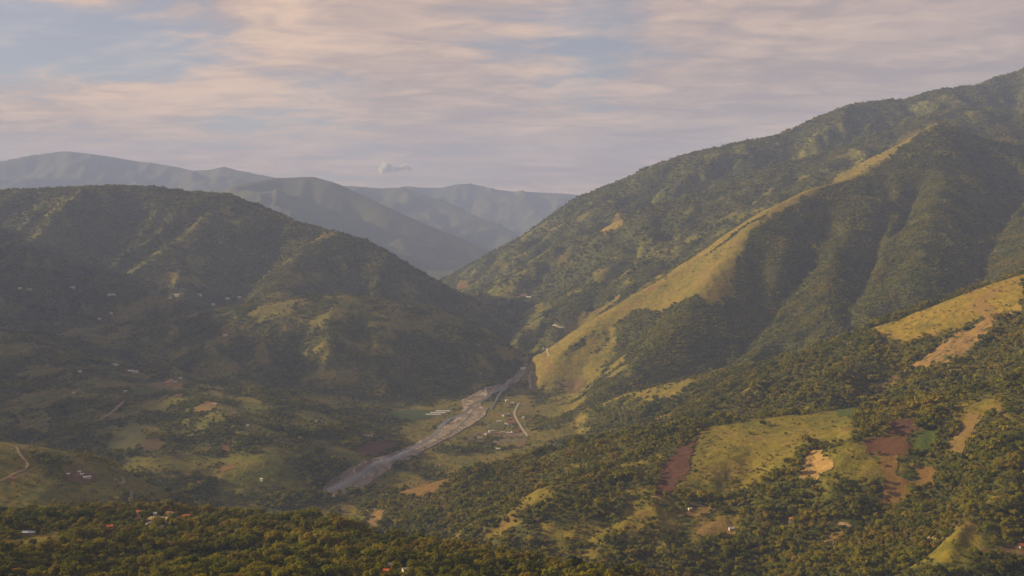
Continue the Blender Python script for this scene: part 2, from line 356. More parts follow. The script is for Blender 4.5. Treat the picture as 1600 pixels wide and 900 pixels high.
# open grass (cover, dryness) in the places where the photograph shows it
OPEN = [
 (wpoly([(1090,668),(1140,660),(1200,655),(1290,643),(1335,640),(1345,665),(1320,690),(1250,700),(1235,722),(1190,752),(1130,775),(1085,782),(1068,770),(1080,720)], 1400, 2400), .10, .52),
 (wpoly([(1300,715),(1345,705),(1380,712),(1376,750),(1330,762),(1300,750)], 1300, 2300), .12, .35),
 (wpoly([(1340,524),(1400,499),(1500,463),(1600,428),(1600,490),(1545,492),(1510,512),(1450,528),(1420,535)], 2000, 3200), .12, .85),
 (wpoly([(1275,298),(1215,326),(1150,366),(1100,401),(1050,430),(1000,458),(940,497),(880,550),(850,592),(838,640),(870,655),(925,610),(985,575),(962,545),(958,505),(1000,482),(1110,476),(1145,465),(1140,440),(1160,390),(1187,350),(1222,326)], 3000, 5600), .06, .62),
 (wpoly([(940,497),(880,550),(850,592),(838,640),(870,655),(925,610),(985,575),(962,545)], 3000, 5600), .30, .45),
 (wpoly([(880,520),(905,490),(950,470),(990,452),(935,492),(878,545),(850,580),(845,560)], 3000, 5600), .2, .7),
 (wpoly([(1465,194),(1432,212),(1400,238),(1345,275),(1275,298),(1330,262),(1385,228),(1440,196)], 4000, 6500), .1, .6),
 (wpoly([(380,490),(430,474),(530,462),(640,476),(720,496),(640,515),(560,512),(500,500),(430,520),(380,515)], 3800, 5200), .48, .40),  # brown hill top: shade put into the grass colour by less dryness, more cover
 (wpoly([(960,335),(985,332),(975,352),(950,365),(935,365)], 5000, 8500), .1, .9),
 (wpoly([(0,850),(60,836),(115,828),(125,838),(60,868),(0,885)], 820, 1500), .35, .6),
 (wpoly([(1310,870),(1420,845),(1540,848),(1600,860),(1600,900),(1280,900)], 900, 2000), .66, .5),
 (wpoly([(1395,775),(1470,765),(1500,790),(1440,820),(1370,815)], 900, 2000), .35, .25),
 (wpoly([(820,700),(960,680),(985,690),(900,705),(820,718)], 1500, 2600), .35, .6),
 (wpoly([(900,640),(1000,610),(1080,590),(1060,620),(960,650),(890,668)], 2000, 3600), .5, .6),
 (wpoly([(0,520),(90,490),(200,500),(260,540),(120,570),(20,580)], 3000, 5000), .5, .3),
]
_gl = [P(*p) for p in RIDGES['golden_ridge'][3][:12]]
OPEN.append(([(p[0], p[1] - 25) for p in _gl] + [(p[0] - 40, p[1] + 150) for p in _gl[::-1]], .05, .7))
CUT = []          # polygons without trees (fields, scars, river, yards), filled below
def cover(x, y):
    x = np.asarray(x, np.float32); y = np.asarray(y, np.float32)
    jx = fbm(x, y, 90, 2, .5, 2.2) * 40; jy = fbm(x, y, 90, 2, .5, 6.1) * 40
    i = ridx(x + jx, y + jy); c = CV[i]; d = DV[i]
    farfloor = (i < 0) & (y > 5500); c = np.where(farfloor, 1.1, c); d = np.where(farfloor, .15, d)
    qx = x + jx * .7 + fbm(x, y, 24, 2, .6, 41.0) * 16; qy = y + jy * .7 + fbm(x, y, 24, 2, .6, 47.0) * 16
    for poly, cc, dd in OPEN:
        m = in_poly(qx, qy, poly); c = np.where(m, cc, c); d = np.where(m, dd, d)
    n = fbm(x, y, 170, 5, .55, 1.0)
    e = H(x, y) - bil(GH, x, y)
    v = n * 0.9 - np.clip(e, -25, 25) * 0.008 + (c - 0.5) * 0.9
    f = sstep(-.26, .26, v + fbm(x, y, 28, 2, .6, 31.0) * .22)
    f = np.where(c <= 0.001, 0, f)
    return f, d
def cut_mask(x, y):
    m = np.zeros(x.shape, bool)
    for poly in CUT: m |= in_poly(x, y, poly)
    return m

# ------------------------------------------------------------------ the land: one continuous sheet, split where one hill ends and the next begins
ang = np.concatenate([np.linspace(-112, -31, 70, endpoint=False), np.linspace(-31, 31, NCOL), np.linspace(31, 112, 71)[1:]])
ang = np.radians(ang)
rad = np.exp(np.linspace(math.log(22.0), math.log(700.0), 70, endpoint=False)); rad = np.concatenate([[3.0], rad, np.exp(np.linspace(math.log(700.0), math.log(24000.0), NROW))])
A, R = np.meshgrid(ang, rad, indexing='ij')
TX = R * np.sin(A); TY = R * np.cos(A)
TZ = H(TX, TY)
TZ = np.minimum(TZ, np.where(R < 200, CZ - 3.0 - 0.42 * R, 1e9))
FC, DRY = cover(TX.ravel(), TY.ravel())
na, nr = A.shape
vid = np.arange(na * nr).reshape(na, nr)
Q = np.stack([vid[:-1, :-1], vid[1:, :-1], vid[1:, 1:], vid[:-1, 1:]], -1).reshape(-1, 4)[:, ::-1]
V = np.stack([TX, TY, TZ], -1).reshape(-1, 3)
qc = V[Q].mean(1); qi = ridx(qc[:, 0], qc[:, 1])
qi = np.where(np.hypot(qc[:, 0], qc[:, 1]) < 650, RN.index('near_spur'), qi)
LAND = [
 ('hill', ['near_spur'], 'dark wooded hill spur filling the lower edge and lower left corner'),
 ('hill', ['right_spur'], 'sunlit hill with fields, woods and pale scars on the lower right'),
 ('hill', ['right_slope'], 'long wooded slope with a big tan landslide below the golden ridge'),
 ('mountain', ['golden_ridge', 'golden_spur', 'gold_rib_a', 'gold_rib_b'], 'mountain ridge with a bright golden grass crest and dark forest side'),
 ('mountain', ['edge_spur'], 'forested mountain flank cut off by the right picture edge'),
 ('mountain', ['mid_right', 'mid_rib_a', 'mid_rib_b', 'mid_rib_c'], 'olive green mountain ridge just behind the golden ridge'),
 ('mountain', ['far_right', 'far_rib_a', 'far_rib_b'], 'highest hazy mountain climbing to the upper right corner'),
 ('hill', ['brown_hill'], 'round brown topped hill left of the river gorge'),
 ('mountain', ['left_mountain', 'shade_ridge', 'left_rib_a', 'left_rib_b', 'left_rib_c'], 'large dim mountain with gullied flanks rising on the left'),  # mesh also takes in the unseen ridge added for shade
 ('hill', ['village_hill', 'village_rib_a', 'village_rib_b', 'village_rib_c'], 'low patchwork hill of woods, plots and scattered farmhouses left of the river'),
 ('hill', ['farm_spur'], 'dark grassy spur with a winding track at the left edge'),
 ('mountain', ['far_left'], 'pale blue mountain with a broad summit farthest to the left'),
 ('mountain', ['blue_mountain'], 'dark blue mountain sloping into the valley behind the left mountain'),
 ('mountain', ['far_middle'], 'faint blue ridge in the middle of the distant valley'),
 ('mountain', ['farthest'], 'palest mountain range closing the valley on the skyline'),
 ('valley_floor', [], 'flat valley floor beside the river with fields and a village'),
]
land_of = np.zeros(len(RN) + 1, int) + len(LAND) - 1
for k, (_, rs, _) in enumerate(LAND):
    for r in rs: land_of[RN.index(r)] = k
ql = land_of[qi]
for k, (nm, rs, lab) in enumerate(LAND):
    q = Q[ql == k]
    if len(q) == 0: continue
    u, inv = np.unique(q, return_inverse=True)
    o = fast_mesh(nm, V[u], inv.reshape(q.shape), M_GROUND, {'fc': FC[u], 'dry': DRY[u]})
    tag(o, lab, nm.replace('_', ' '), kind='structure')
print('terrain', round(time.time() - T0, 1))

# ------------------------------------------------------------------ the air
def haze():
    x0, x1, y0, y1, z0, z1 = -25500, 25500, -10500, 24600, float(V[:, 2].min()) - 1.0, float(V[:, 2].max()) + 25.0
    vs = [(x, y, z) for x in (x0, x1) for y in (y0, y1) for z in (z0, z1)]
    fs = [(0, 1, 3, 2), (4, 6, 7, 5), (0, 4, 5, 1), (2, 3, 7, 6), (0, 2, 6, 4), (1, 5, 7, 3)]
    m = bpy.data.materials.new('air'); m.use_nodes = True; nt = m.node_tree; nt.nodes.clear()
    out = nd(nt, 'ShaderNodeOutputMaterial'); v = nd(nt, 'ShaderNodeVolumePrincipled')
    v.inputs['Color'].default_value = (*HAZE_COL, 1); v.inputs['Density'].default_value = HAZE_D; v.inputs['Anisotropy'].default_value = 0.0
    lk(nt, v.outputs[0], out.inputs['Volume'])
    o = mesh_obj('haze', vs, fs, m); tag(o, 'thin blue haze filling the air of the whole valley', 'haze', kind='stuff')
haze()

# a small sunlit cumulus over the far end of the valley, beyond and above the haze
def cumulus(name, label, px, py, d, puffs):
    s = d / F; c = Vector(((px - 800) * s, d, CZ + (HY - py) * s)); rs = random.Random(3); bm = bmesh.new()
    for (a, b, r) in puffs:
        for k in range(90):
            q = r * rs.uniform(.10, .30); o = Vector((a + rs.gauss(0, .42) * r, rs.gauss(0, .42) * r, -b + rs.gauss(0, .38) * r)) * s
            bmesh.ops.create_icosphere(bm, subdivisions=2, radius=q * s, matrix=Matrix.Translation(o))
    me = bpy.data.meshes.new(name); bm.to_mesh(me); bm.free()
    m = bpy.data.materials.new('cloud_vapour'); m.use_nodes = True; nt = m.node_tree; nt.nodes.clear()
    out = nd(nt, 'ShaderNodeOutputMaterial'); df = nd(nt, 'ShaderNodeBsdfDiffuse'); tr = nd(nt, 'ShaderNodeBsdfTranslucent'); mx = nd(nt, 'ShaderNodeMixShader')
    df.inputs[0].default_value = (.95, .95, .95, 1); tr.inputs[0].default_value = (.95, .95, .95, 1); mx.inputs[0].default_value = .15
    lk(nt, df.outputs[0], mx.inputs[1]); lk(nt, tr.outputs[0], mx.inputs[2])
    tp = nd(nt, 'ShaderNodeBsdfTransparent'); m2 = nd(nt, 'ShaderNodeMixShader'); m2.inputs[0].default_value = .2
    lk(nt, tp.outputs[0], m2.inputs[1]); lk(nt, mx.outputs[0], m2.inputs[2])
    lk(nt, m2.outputs[0], out.inputs['Surface']); me.materials.append(m)
    me.polygons.foreach_set('use_smooth', np.ones(len(me.polygons), bool))
    o = bpy.data.objects.new(name, me); COL.objects.link(o); o.location = c; tag(o, label, 'cloud', kind='stuff'); return o
cumulus('cloud', 'small bright cream cumulus puff alone above the valley skyline', 614, 263, 26500, [(-14, 0, 8), (-8, -4, 8), (-4, 2, 7), (-16, 5, 6), (6, 2, 5), (14, 0, 6), (21, -2, 6), (26, 1, 4)])

# ------------------------------------------------------------------ trees
def leaf_mat():
    m = bpy.data.materials.new('foliage'); m.use_nodes = True; nt = m.node_tree; nt.nodes.clear()
    out = nd(nt, 'ShaderNodeOutputMaterial')
    t = attr_n(nt, 'tint', 'INSTANCER')
    oi = nd(nt, 'ShaderNodeObjectInfo')
    p = nd(nt, 'ShaderNodeTexCoord').outputs['Object']
    n = noise(nt, p, 0.55, 2, 0.5)
    t2 = math_n(nt, 'ADD', t, math_n(nt, 'MULTIPLY', math_n(nt, 'SUBTRACT', n, 0.5), 0.55), clamp=True)
    cr = nd(nt, 'ShaderNodeValToRGB'); lk(nt, t2, cr.inputs[0]); e = cr.color_ramp.elements
    e[0].position = 0.0; e[0].color = (0.024, 0.036, 0.005, 1); e[1].position = 1.0; e[1].color = (0.13, 0.074, 0.024, 1)
    for ps, c in ((0.28, (0.068, 0.083, 0.007)), (0.52, (0.140, 0.143, 0.009)), (0.76, (0.210, 0.176, 0.012)), (0.9, (0.185, 0.135, 0.018))):
        q = e.new(ps); q.color = (*c, 1)
    hv = nd(nt, 'ShaderNodeHueSaturation'); lk(nt, cr.outputs[0], hv.inputs['Color'])
    lk(nt, math_n(nt, 'ADD', math_n(nt, 'MULTIPLY', oi.outputs['Random'], 0.5), 0.85), hv.inputs['Value'])
    df = nd(nt, 'ShaderNodeBsdfDiffuse'); tr = nd(nt, 'ShaderNodeBsdfTranslucent'); mx = nd(nt, 'ShaderNodeMixShader'); mx.inputs[0].default_value = 0.3
    lk(nt, hv.outputs[0], df.inputs[0]); lk(nt, hv.outputs[0], tr.inputs[0]); lk(nt, df.outputs[0], mx.inputs[1]); lk(nt, tr.outputs[0], mx.inputs[2])
    lk(nt, mx.outputs[0], out.inputs['Surface']); return m
M_LEAF = leaf_mat()
def bark_mat():
    m, nt, b = new_mat('bark'); p = pos_n(nt)
    lk(nt, mixc(nt, noise(nt, p, 1.5, 4), (0.05, 0.035, 0.022), (0.14, 0.11, 0.08)), b.inputs['Base Color']); return m
M_BARK = bark_mat()

def ico():
    t = (1 + 5 ** .5) / 2
    v = np.array([(-1,t,0),(1,t,0),(-1,-t,0),(1,-t,0),(0,-1,t),(0,1,t),(0,-1,-t),(0,1,-t),(t,0,-1),(t,0,1),(-t,0,-1),(-t,0,1)], float); v /= np.linalg.norm(v[0])
    f = [(0,11,5),(0,5,1),(0,1,7),(0,7,10),(0,10,11),(1,5,9),(5,11,4),(11,10,2),(10,7,6),(7,1,8),(3,9,4),(3,4,2),(3,2,6),(3,6,8),(3,8,9),(4,9,5),(2,4,11),(6,2,10),(8,6,7),(9,8,1)]
    return v, f
IV, IF = ico()
def crown_mesh(rng, lobes, nleaf, leaf, core=True):
    """lobes: (x,y,z,rx,rz); leaf clumps lie on the lobes' skins with gaps between them, over small dark cores"""
    vs, fs = [], []
    area = np.array([l[3] * l[3] for l in lobes]); cum = np.cumsum(area) / area.sum()
    for l in lobes:
        if not core: break
        b = len(vs); k = 0.74
        for q in IV:
            j = 1 + rng.uniform(-.18, .18)
            vs.append((l[0] + q[0] * l[3] * k * j, l[1] + q[1] * l[3] * k * j, l[2] + q[2] * l[4] * k * j))
        fs += [tuple(b + i for i in f) for f in IF]
    for _ in range(nleaf):
        l = lobes[int(np.searchsorted(cum, rng.random()))]
        while True:
            n = np.array([rng.gauss(0, 1), rng.gauss(0, 1), rng.gauss(0.25, 1)]); n /= np.linalg.norm(n) + 1e-9
            if n[2] > -0.55: break
        k = rng.uniform(.82, 1.08); c = np.array([l[0] + n[0] * l[3] * k, l[1] + n[1] * l[3] * k, l[2] + n[2] * l[4] * k])
        nn = n + np.array([rng.gauss(0, .38) for _ in range(3)]); nn /= np.linalg.norm(nn)
        a = np.cross(nn, (rng.random() - .5, rng.random() - .5, rng.random() - .5)); a /= np.linalg.norm(a) + 1e-9; b2 = np.cross(nn, a)
        s = leaf * rng.uniform(.6, 1.35); b = len(vs)
        for (u, v, w) in ((-1, -.2, 0), (-.1, -.8, .18), (1, .1, -.05), (.1, .8, .16)):
            vs.append(tuple(c + a * s * u + b2 * s * v + nn * s * w))
        fs.append((b, b + 1, b + 2, b + 3))
    return vs, fs
def tube(vs, fs, a, b, ra, rb, n=6):
    a, b = Vector(a), Vector(b); d = (b - a).normalized(); u = d.orthogonal().normalized(); w = d.cross(u); i0 = len(vs)
    for p, r in ((a, ra), (b, rb)):
        for k in range(n):
            t = 2 * math.pi * k / n; vs.append(tuple(p + u * (math.cos(t) * r) + w * (math.sin(t) * r)))
    for k in range(n): fs.append((i0 + k, i0 + (k + 1) % n, i0 + n + (k + 1) % n, i0 + n + k))
def trunk_mesh(rng, h, r, lobes):
    vs, fs = [], []
    k = Vector((rng.uniform(-.4, .4), rng.uniform(-.4, .4), h * .55))
    tube(vs, fs, (0, 0, -2.5), (0, 0, .3), r * 1.4, r); tube(vs, fs, (0, 0, .3), k, r, r * .72)
    for l in lobes[:4]: tube(vs, fs, k, (l[0] * .8, l[1] * .8, l[2]), r * .55, r * .2, 5)
    return vs, fs
def lobes_for(rng, style):
    L = []
    if style == 'broad':
        R_, zc, n = 4.6, 6.6, 8
    elif style == 'tall':
        R_, zc, n = 3.2, 8.2, 8
    elif style == 'low':
        R_, zc, n = 4.2, 4.0, 7
    else:
        R_, zc, n = 5.4, 8.4, 9
    L.append((0, 0, zc, R_ * .62, R_ * .55))
    for i in range(n):
        t = i * 2.4 + rng.uniform(-.5, .5); rr = R_ * rng.uniform(.42, .74); s = R_ * rng.uniform(.30, .48)
        dz = rng.uniform(-.45, .55) * (R_ * (1.25 if style == 'tall' else .42 if style == 'flat' else .6))
        L.append((math.cos(t) * rr, math.sin(t) * rr, zc + dz, s, s * rng.uniform(.65, .9)))
    return L, zc
STYLES = ['broad', 'broad', 'low', 'tall', 'flat', 'broad', 'low', 'tall']
rng = random.Random(5)
KINDS_ = []
for s in STYLES:
    L, zc = lobes_for(rng, s)
    cv, cf = crown_mesh(rng, L, 420, .62); tv, tf = trunk_mesh(rng, zc, .28, L[1:])
    cm = mesh_obj('crown', cv, cf, M_LEAF, link=False); tm = mesh_obj('trunk', tv, tf, M_BARK, link=False)
    mv, mf = crown_mesh(rng, L, 120, 1.1)
    mid = mesh_obj('mid_tree', mv, mf, M_LEAF, link=False)
    KINDS_.append((cm.data, tm.data, mid, cm, tm))
CLUMPS = []
for k in range(5):
    L = []
    for i in range(4):
        a = i * 1.6 + rng.uniform(-.5, .5); q = rng.uniform(2.5, 6.0); s = rng.uniform(3.2, 5.2)
        L.append((math.cos(a) * q, math.sin(a) * q, s * rng.uniform(.7, 1.5), s, s * rng.uniform(.8, 1.15)))
    v_, f_ = crown_mesh(rng, L, 90, 1.7); CLUMPS.append(mesh_obj('tree_clump', v_, f_, M_LEAF, link=False))

# how far each bearing can be seen, from the real land
MSL = (TZ - CZ) / R
RUN = np.maximum.accumulate(MSL, axis=1); RUN = np.concatenate([np.full((na, 1), -9.0), RUN[:, :-1]], 1)
def visible(x, y, z, hgt, slack):
    a = np.arctan2(x, y); r = np.hypot(x, y)
    i = np.clip(np.searchsorted(ang, a), 0, na - 1); j = np.clip(np.searchsorted(rad, r) - 3, 0, nr - 1)
    return (z + hgt + slack - CZ) / r >= RUN[i, j]
def scatter(d0, d1, sp, seed, amax=27.0):
    rs = np.random.RandomState(seed); w = d1 * math.tan(math.radians(amax))
    X, Y = np.meshgrid(np.arange(-w, w, sp), np.arange(d0 * .8, d1, sp * .9)); X = X.ravel(); Y = Y.ravel()
    X = X + rs.uniform(-.48, .48, X.size) * sp; Y = Y + rs.uniform(-.48, .48, X.size) * sp
    r = np.hypot(X, Y); m = (r >= d0) & (r < d1) & (np.abs(X) < Y * math.tan(math.radians(amax)))
    X, Y = X[m], Y[m]; z = H(X, Y); m = visible(X, Y, z, 9, 14)
    X, Y, z = X[m], Y[m], z[m]
    f, d = cover(X, Y); u = rs.rand(X.size); cut = cut_mask(X, Y)
    return X, Y, z, f, d, u, cut, rs

# ------------------------------------------------------------------ fields, scars, river and roads lie on the land
def soil_mat(name, a, b_, c=None, sc=0.12, streak=False, bump=0.6, cthr=(.55, .66)):
    m, nt, b = new_mat(name); p = pos_n(nt)
    n = noise(nt, p, sc, 6, .65, .4)
    col = mixc(nt, maprange(nt, n, .3, .7), a, b_)
    if streak:
        wv = nd(nt, 'ShaderNodeTexWave', wave_type='BANDS', bands_direction='DIAGONAL'); lk(nt, p, wv.inputs['Vector']); wv.inputs['Scale'].default_value = .09; wv.inputs['Distortion'].default_value = 6.0; wv.inputs['Detail'].default_value = 3.0; wv.inputs['Detail Scale'].default_value = 1.5
        col = mixc(nt, math_n(nt, 'MULTIPLY', wv.outputs['Fac'], .4), col, tuple(q * .45 for q in a))
    if c: col = mixc(nt, maprange(nt, noise(nt, p, sc * 1.9, 5, .65), *cthr), col, c)
    lk(nt, col, b.inputs['Base Color']); bump_n(nt, b, noise(nt, p, .35, 4, .6), 2.0, bump); return m
M_RED = soil_mat('red_soil', (.085, .040, .019), (.125, .060, .027), (.065, .050, .018), streak=True)
M_DARKRED = soil_mat('dark_red_scrub', (.050, .022, .016), (.095, .042, .026), (.055, .046, .016), sc=.16)
M_ORANGE = soil_mat('orange_soil', (.130, .076, .022), (.18, .106, .030), (.085, .066, .022), streak=True)
M_PALE = soil_mat('pale_scar', (.23, .15, .055), (.34, .235, .095), (.11, .075, .028), sc=.09, bump=1.0)
M_TANSCAR = soil_mat('tan_scar', (.155, .100, .040), (.235, .150, .058), (.08, .066, .024), sc=.05, bump=1.0)
M_BROWN = soil_mat('brown_scrub', (.080, .054, .026), (.13, .084, .038), (.055, .05, .017), sc=.10)
M_TANGR = soil_mat('tan_grass', (.125, .086, .028), (.19, .13, .042), (.075, .062, .018))
M_GREEN = soil_mat('green_crop', (.045, .070, .009), (.070, .098, .013), (.04, .05, .010), sc=.2, streak=True)
M_DGREEN = soil_mat('dark_green_crop', (.028, .048, .010), (.042, .066, .014), (.04, .05, .013), sc=.1)
M_PITCH = soil_mat('pitch_grass', (.065, .070, .022), (.09, .09, .03))
M_PLAIN = soil_mat('bare_plain', (.12, .092, .06), (.18, .14, .095), (.06, .06, .025), sc=.05, cthr=(.45, .58))
def gravel_mat():
    m, nt, b = new_mat('river_gravel'); p = pos_n(nt)
    mp = nd(nt, 'ShaderNodeMapping'); lk(nt, p, mp.inputs[0]); mp.inputs['Rotation'].default_value = (0, 0, .3); mp.inputs['Scale'].default_value = (1.15, .5, 1)
    n = noise(nt, mp.outputs[0], .022, 7, .65, .8); n2 = noise(nt, p, .2, 5, .7)
    col = mixc(nt, maprange(nt, n, .36, .64), (.13, .098, .070), (.30, .25, .20))
    col = mixc(nt, maprange(nt, noise(nt, mp.outputs[0], .05, 4, .6, .5), .56, .62), col, (.44, .39, .32))
    col = mixc(nt, maprange(nt, noise(nt, mp.outputs[0], .03, 5, .6, 1.2), .60, .66), col, (.055, .065, .022))
    col = mixc(nt, math_n(nt, 'MULTIPLY', maprange(nt, n2, .3, .7), .35), col, (.10, .08, .06))
    lk(nt, col, b.inputs['Base Color']); bump_n(nt, b, n2, 2.5, 1.0); return m
M_GRAVEL = gravel_mat()
M_TRACK = soil_mat('dirt_track', (.19, .135, .08), (.27, .20, .12))
M_ROAD = soil_mat('gravel_road', (.20, .17, .14), (.28, .25, .205), bump=.2)
def water_mat():
    m, nt, b = new_mat('river_water'); p = pos_n(nt)
    lk(nt, mixc(nt, noise(nt, p, .05, 4), (.075, .082, .09), (.13, .135, .14)), b.inputs['Base Color'])
    b.inputs['Roughness'].default_value = .2; b.inputs['Specular IOR Level'].default_value = .35
    bump_n(nt, b, noise(nt, p, .5, 3), .5, .35); return m
M_WATER = water_mat()

def rough_outline(poly, amp, seed, step=6.0):
    rs = random.Random(seed); out = []
    for (a, b) in zip(poly, poly[1:] + poly[:1]):
        L = math.hypot(b[0] - a[0], b[1] - a[1]); n = max(1, int(L / step)); nx, ny = -(b[1] - a[1]) / (L + 1e-6), (b[0] - a[0]) / (L + 1e-6)
        for k in range(n):
            t = k / n; o = rs.uniform(-amp, amp) if k else 0
            out.append((a[0] + (b[0] - a[0]) * t + nx * o, a[1] + (b[1] - a[1]) * t + ny * o))
    return out
def drape(name, poly, mat, lift=0.9, cell=6.0, rough=0.0):
    """sheet cut to an outline and laid on the land, with a turned-down rim"""
    from mathutils.geometry import delaunay_2d_cdt
    P_ = np.array(poly); x0, y0 = P_.min(0); x1, y1 = P_.max(0)
    gx_, gy_ = np.meshgrid(np.arange(x0, x1, cell), np.arange(y0, y1, cell)); gx_, gy_ = gx_.ravel(), gy_.ravel()
    m = in_poly(gx_, gy_, poly); pts = [Vector(p) for p in poly] + [Vector((a, b)) for a, b in zip(gx_[m], gy_[m])]
    n = len(poly)
    vo, eo, fo, *_ = delaunay_2d_cdt(pts, [(i, (i + 1) % n) for i in range(n)], [], 1, 1e-4)
    xs = np.array([v[0] for v in vo]); ys = np.array([v[1] for v in vo]); zs = H(xs, ys) + lift
    if rough: zs = zs + fbm(xs, ys, 18, 3, .6, 4.4) * rough
    vs = list(zip(xs, ys, zs)); fs = [tuple(f) for f in fo]
    cnt = {}
    for f in fs:
        for a, b in zip(f, f[1:] + f[:1]): cnt[(a, b)] = 1
    rim = [(a, b) for (a, b) in cnt if (b, a) not in cnt]; low = {}
    for a, b in rim:
        for q in (a, b):
            if q not in low: low[q] = len(vs); vs.append((vs[q][0], vs[q][1], vs[q][2] - lift - 3.0))
    fs += [(b, a, low[a], low[b]) for a, b in rim]
    return mesh_obj(name, vs, fs, mat)
def patch(name, label, cat, mat, pts, d0=820, d1=29000, amp=3.0, lift=.9, cell=6.0, rough=0.0, cut=True):
    poly = wpoly(pts, d0, d1)
    if len(poly) < 3: print('NO PATCH', label); return
    area = abs(sum(a[0] * b[1] - a[1] * b[0] for a, b in zip(poly, poly[1:] + poly[:1]))) / 2
    dd = np.array([p[1] for p in poly])
    poly = rough_outline(poly, amp, hash(label) % 999 if False else len(label), 7.0 * max(1.0, dd.mean() / 2500))
    cell = max(cell, math.sqrt(area / 2500.0))
    o = drape(name, poly, mat, lift, cell, rough); tag(o, label, cat, kind='structure')
    if cut: CUT.append(poly)
    print('patch', label[:34], 'd %.0f-%.0f area %.0f' % (dd.min(), dd.max(), area))
    return o
patch('field', 'reddish brown strip of dry scrub on the lit hill', 'field', M_DARKRED, [(1090,684),(1084,702),(1080,735),(1052,768),(1030,777),(1024,770),(1027,745),(1042,716),(1065,697)], 1300, 2400, 6, rough=1.5)
patch('field', 'dark red ploughed field above the orange field', 'field', M_RED, [(1352,685),(1420,682),(1422,711),(1352,709)], 1300, 2300, 4)
patch('field', 'dark brown speckled plot at the top of the ploughed fields', 'field', M_DARKRED, [(1388,657),(1432,656),(1432,680),(1388,682)], 1300, 2300, 3, rough=1.0)
patch('field', 'orange brown L-shaped field with a green corner', 'field', M_ORANGE, [(1379,712),(1404,712),(1403,745),(1420,752),(1432,754),(1430,729),(1457,729),(1462,760),(1432,764),(1412,784),(1375,786),(1381,750)], 1200, 2300, 4)
patch('field', 'tall tan field strip right of the ploughed fields', 'field', M_TANGR, [(1520,645),(1532,648),(1524,680),(1507,700),(1500,718),(1478,714),(1481,695),(1498,674)], 1200, 2300, 5)
patch('field', 'bright green crop plot beside the dark red field', 'field', M_GREEN, [(1428,676),(1465,670),(1461,700),(1426,710)], 1200, 2300, 4)
patch('field', 'bright green crop on the brow of the lit hill', 'field', M_GREEN, [(1300,641),(1345,634),(1347,646),(1310,652)], 1400, 2400, 4)
patch('landslide_scar', 'pale cream landslide scar among woods on the lit hill', 'landslide', M_PALE, [(1262,707),(1280,703),(1285,716),(1300,719),(1298,735),(1285,740),(1276,752),(1252,750),(1248,728)], 1200, 2400, 6, rough=4.0)
patch('landslide_scar', 'big tan landslide scar below the grassy crest at right', 'landslide', M_TANSCAR, [(1553,488),(1552,508),(1535,528),(1520,545),(1500,560),(1478,570),(1450,578),(1411,580),(1432,562),(1462,546),(1490,522),(1512,520),(1528,505),(1540,490)], 1900, 3200, 10, rough=5.0)
patch('landslide_scar', 'narrow tan streak below the big landslide', 'landslide', M_BROWN, [(1400,585),(1410,590),(1395,605),(1372,612),(1375,600)], 1900, 3200, 6, rough=3.0)
patch('landslide_scar', 'orange bare bank at the foot of the lit hill above the river', 'landslide', M_ORANGE, [(690,742),(716,741),(712,752),(690,758),(684,772),(652,778),(622,775),(645,762),(668,750)], 1700, 2700, 6, rough=4.0)
patch('landslide_scar', 'small yellowish scar lowest on the lit hill toe', 'landslide', M_TANSCAR, [(588,797),(601,797),(598,815),(588,830),(574,828),(574,812)], 1500, 2700, 5, rough=3.0)
patch('landslide_scar', 'thin orange gully under the orange bank', 'landslide', M_ORANGE, [(684,775),(693,778),(696,800),(688,803)], 1500, 2700, 4, rough=3.0)
patch('clearing', 'tan grass clearing round the small grey-roofed farmhouse', 'clearing', M_TANGR, [(1085,829),(1105,816),(1135,813),(1156,824),(1150,836),(1100,838)], 1000, 2200, 4)
patch('clearing', 'thin grassy clearing beside the track above the farmhouse', 'clearing', M_TANGR, [(1078,793),(1105,793),(1120,797),(1095,806),(1070,806)], 1000, 2200, 3)
patch('clearing', 'small tan clearing beside the orange-roofed house', 'clearing', M_TANGR, [(1287,846),(1300,834),(1318,828),(1316,840),(1302,851)], 900, 2000, 3)
patch('clearing', 'brown yard of the orange-roofed house at the right edge', 'clearing', M_BROWN, [(1520,861),(1560,856),(1605,853),(1605,868),(1535,870)], 850, 2000, 3)
patch('field', 'brown bare patch at the foot of the golden ridge', 'field', M_BROWN, [(882,596),(900,589),(915,592),(913,606),(885,607)], 2800, 4600, 5)
patch('field', 'golden plot on the crown of the patchwork hill', 'field', M_TANGR, [(230,604),(262,596),(287,600),(283,612),(240,609)], 2600, 4200, 4)
patch('field', 'bright green strip on the crown of the patchwork hill', 'field', M_GREEN, [(205,610),(230,602),(262,610),(240,616),(205,622)], 2600, 4200, 5)
patch('field', 'yellow plot below the crown of the patchwork hill', 'field', M_TANGR, [(308,634),(326,627),(340,632),(332,642),(302,645)], 2400, 4200, 5)
patch('field', 'reddish upright plot on the patchwork hill', 'field', M_RED, [(346,694),(358,691),(359,705),(342,709)], 2200, 3600, 4)
patch('field', 'orange tan plot above the red-roofed farmhouses', 'field', M_ORANGE, [(338,730),(366,724),(371,732),(345,738)], 2000, 3400, 4)
patch('field', 'olive green field left of the woods on the patchwork hill', 'field', M_PITCH, [(165,692),(190,672),(212,662),(232,690),(205,705),(175,705)], 2200, 3600, 6)
patch('field', 'brown meadow in the middle of the patchwork hill', 'field', M_BROWN, [(215,690),(250,684),(262,700),(225,710)], 2200, 3600, 6)
patch('clearing', 'bare farmyard round the white sheds on the dark spur', 'clearing', M_BROWN, [(98,737),(140,736),(155,750),(140,756),(103,752)], 1500, 2300, 4)
patch('field', 'dark green crop field beside the long white sheds', 'field', M_DGREEN, [(596,641),(640,640),(690,641),(672,655),(620,655)], 2800, 4200, 5, lift=.6)
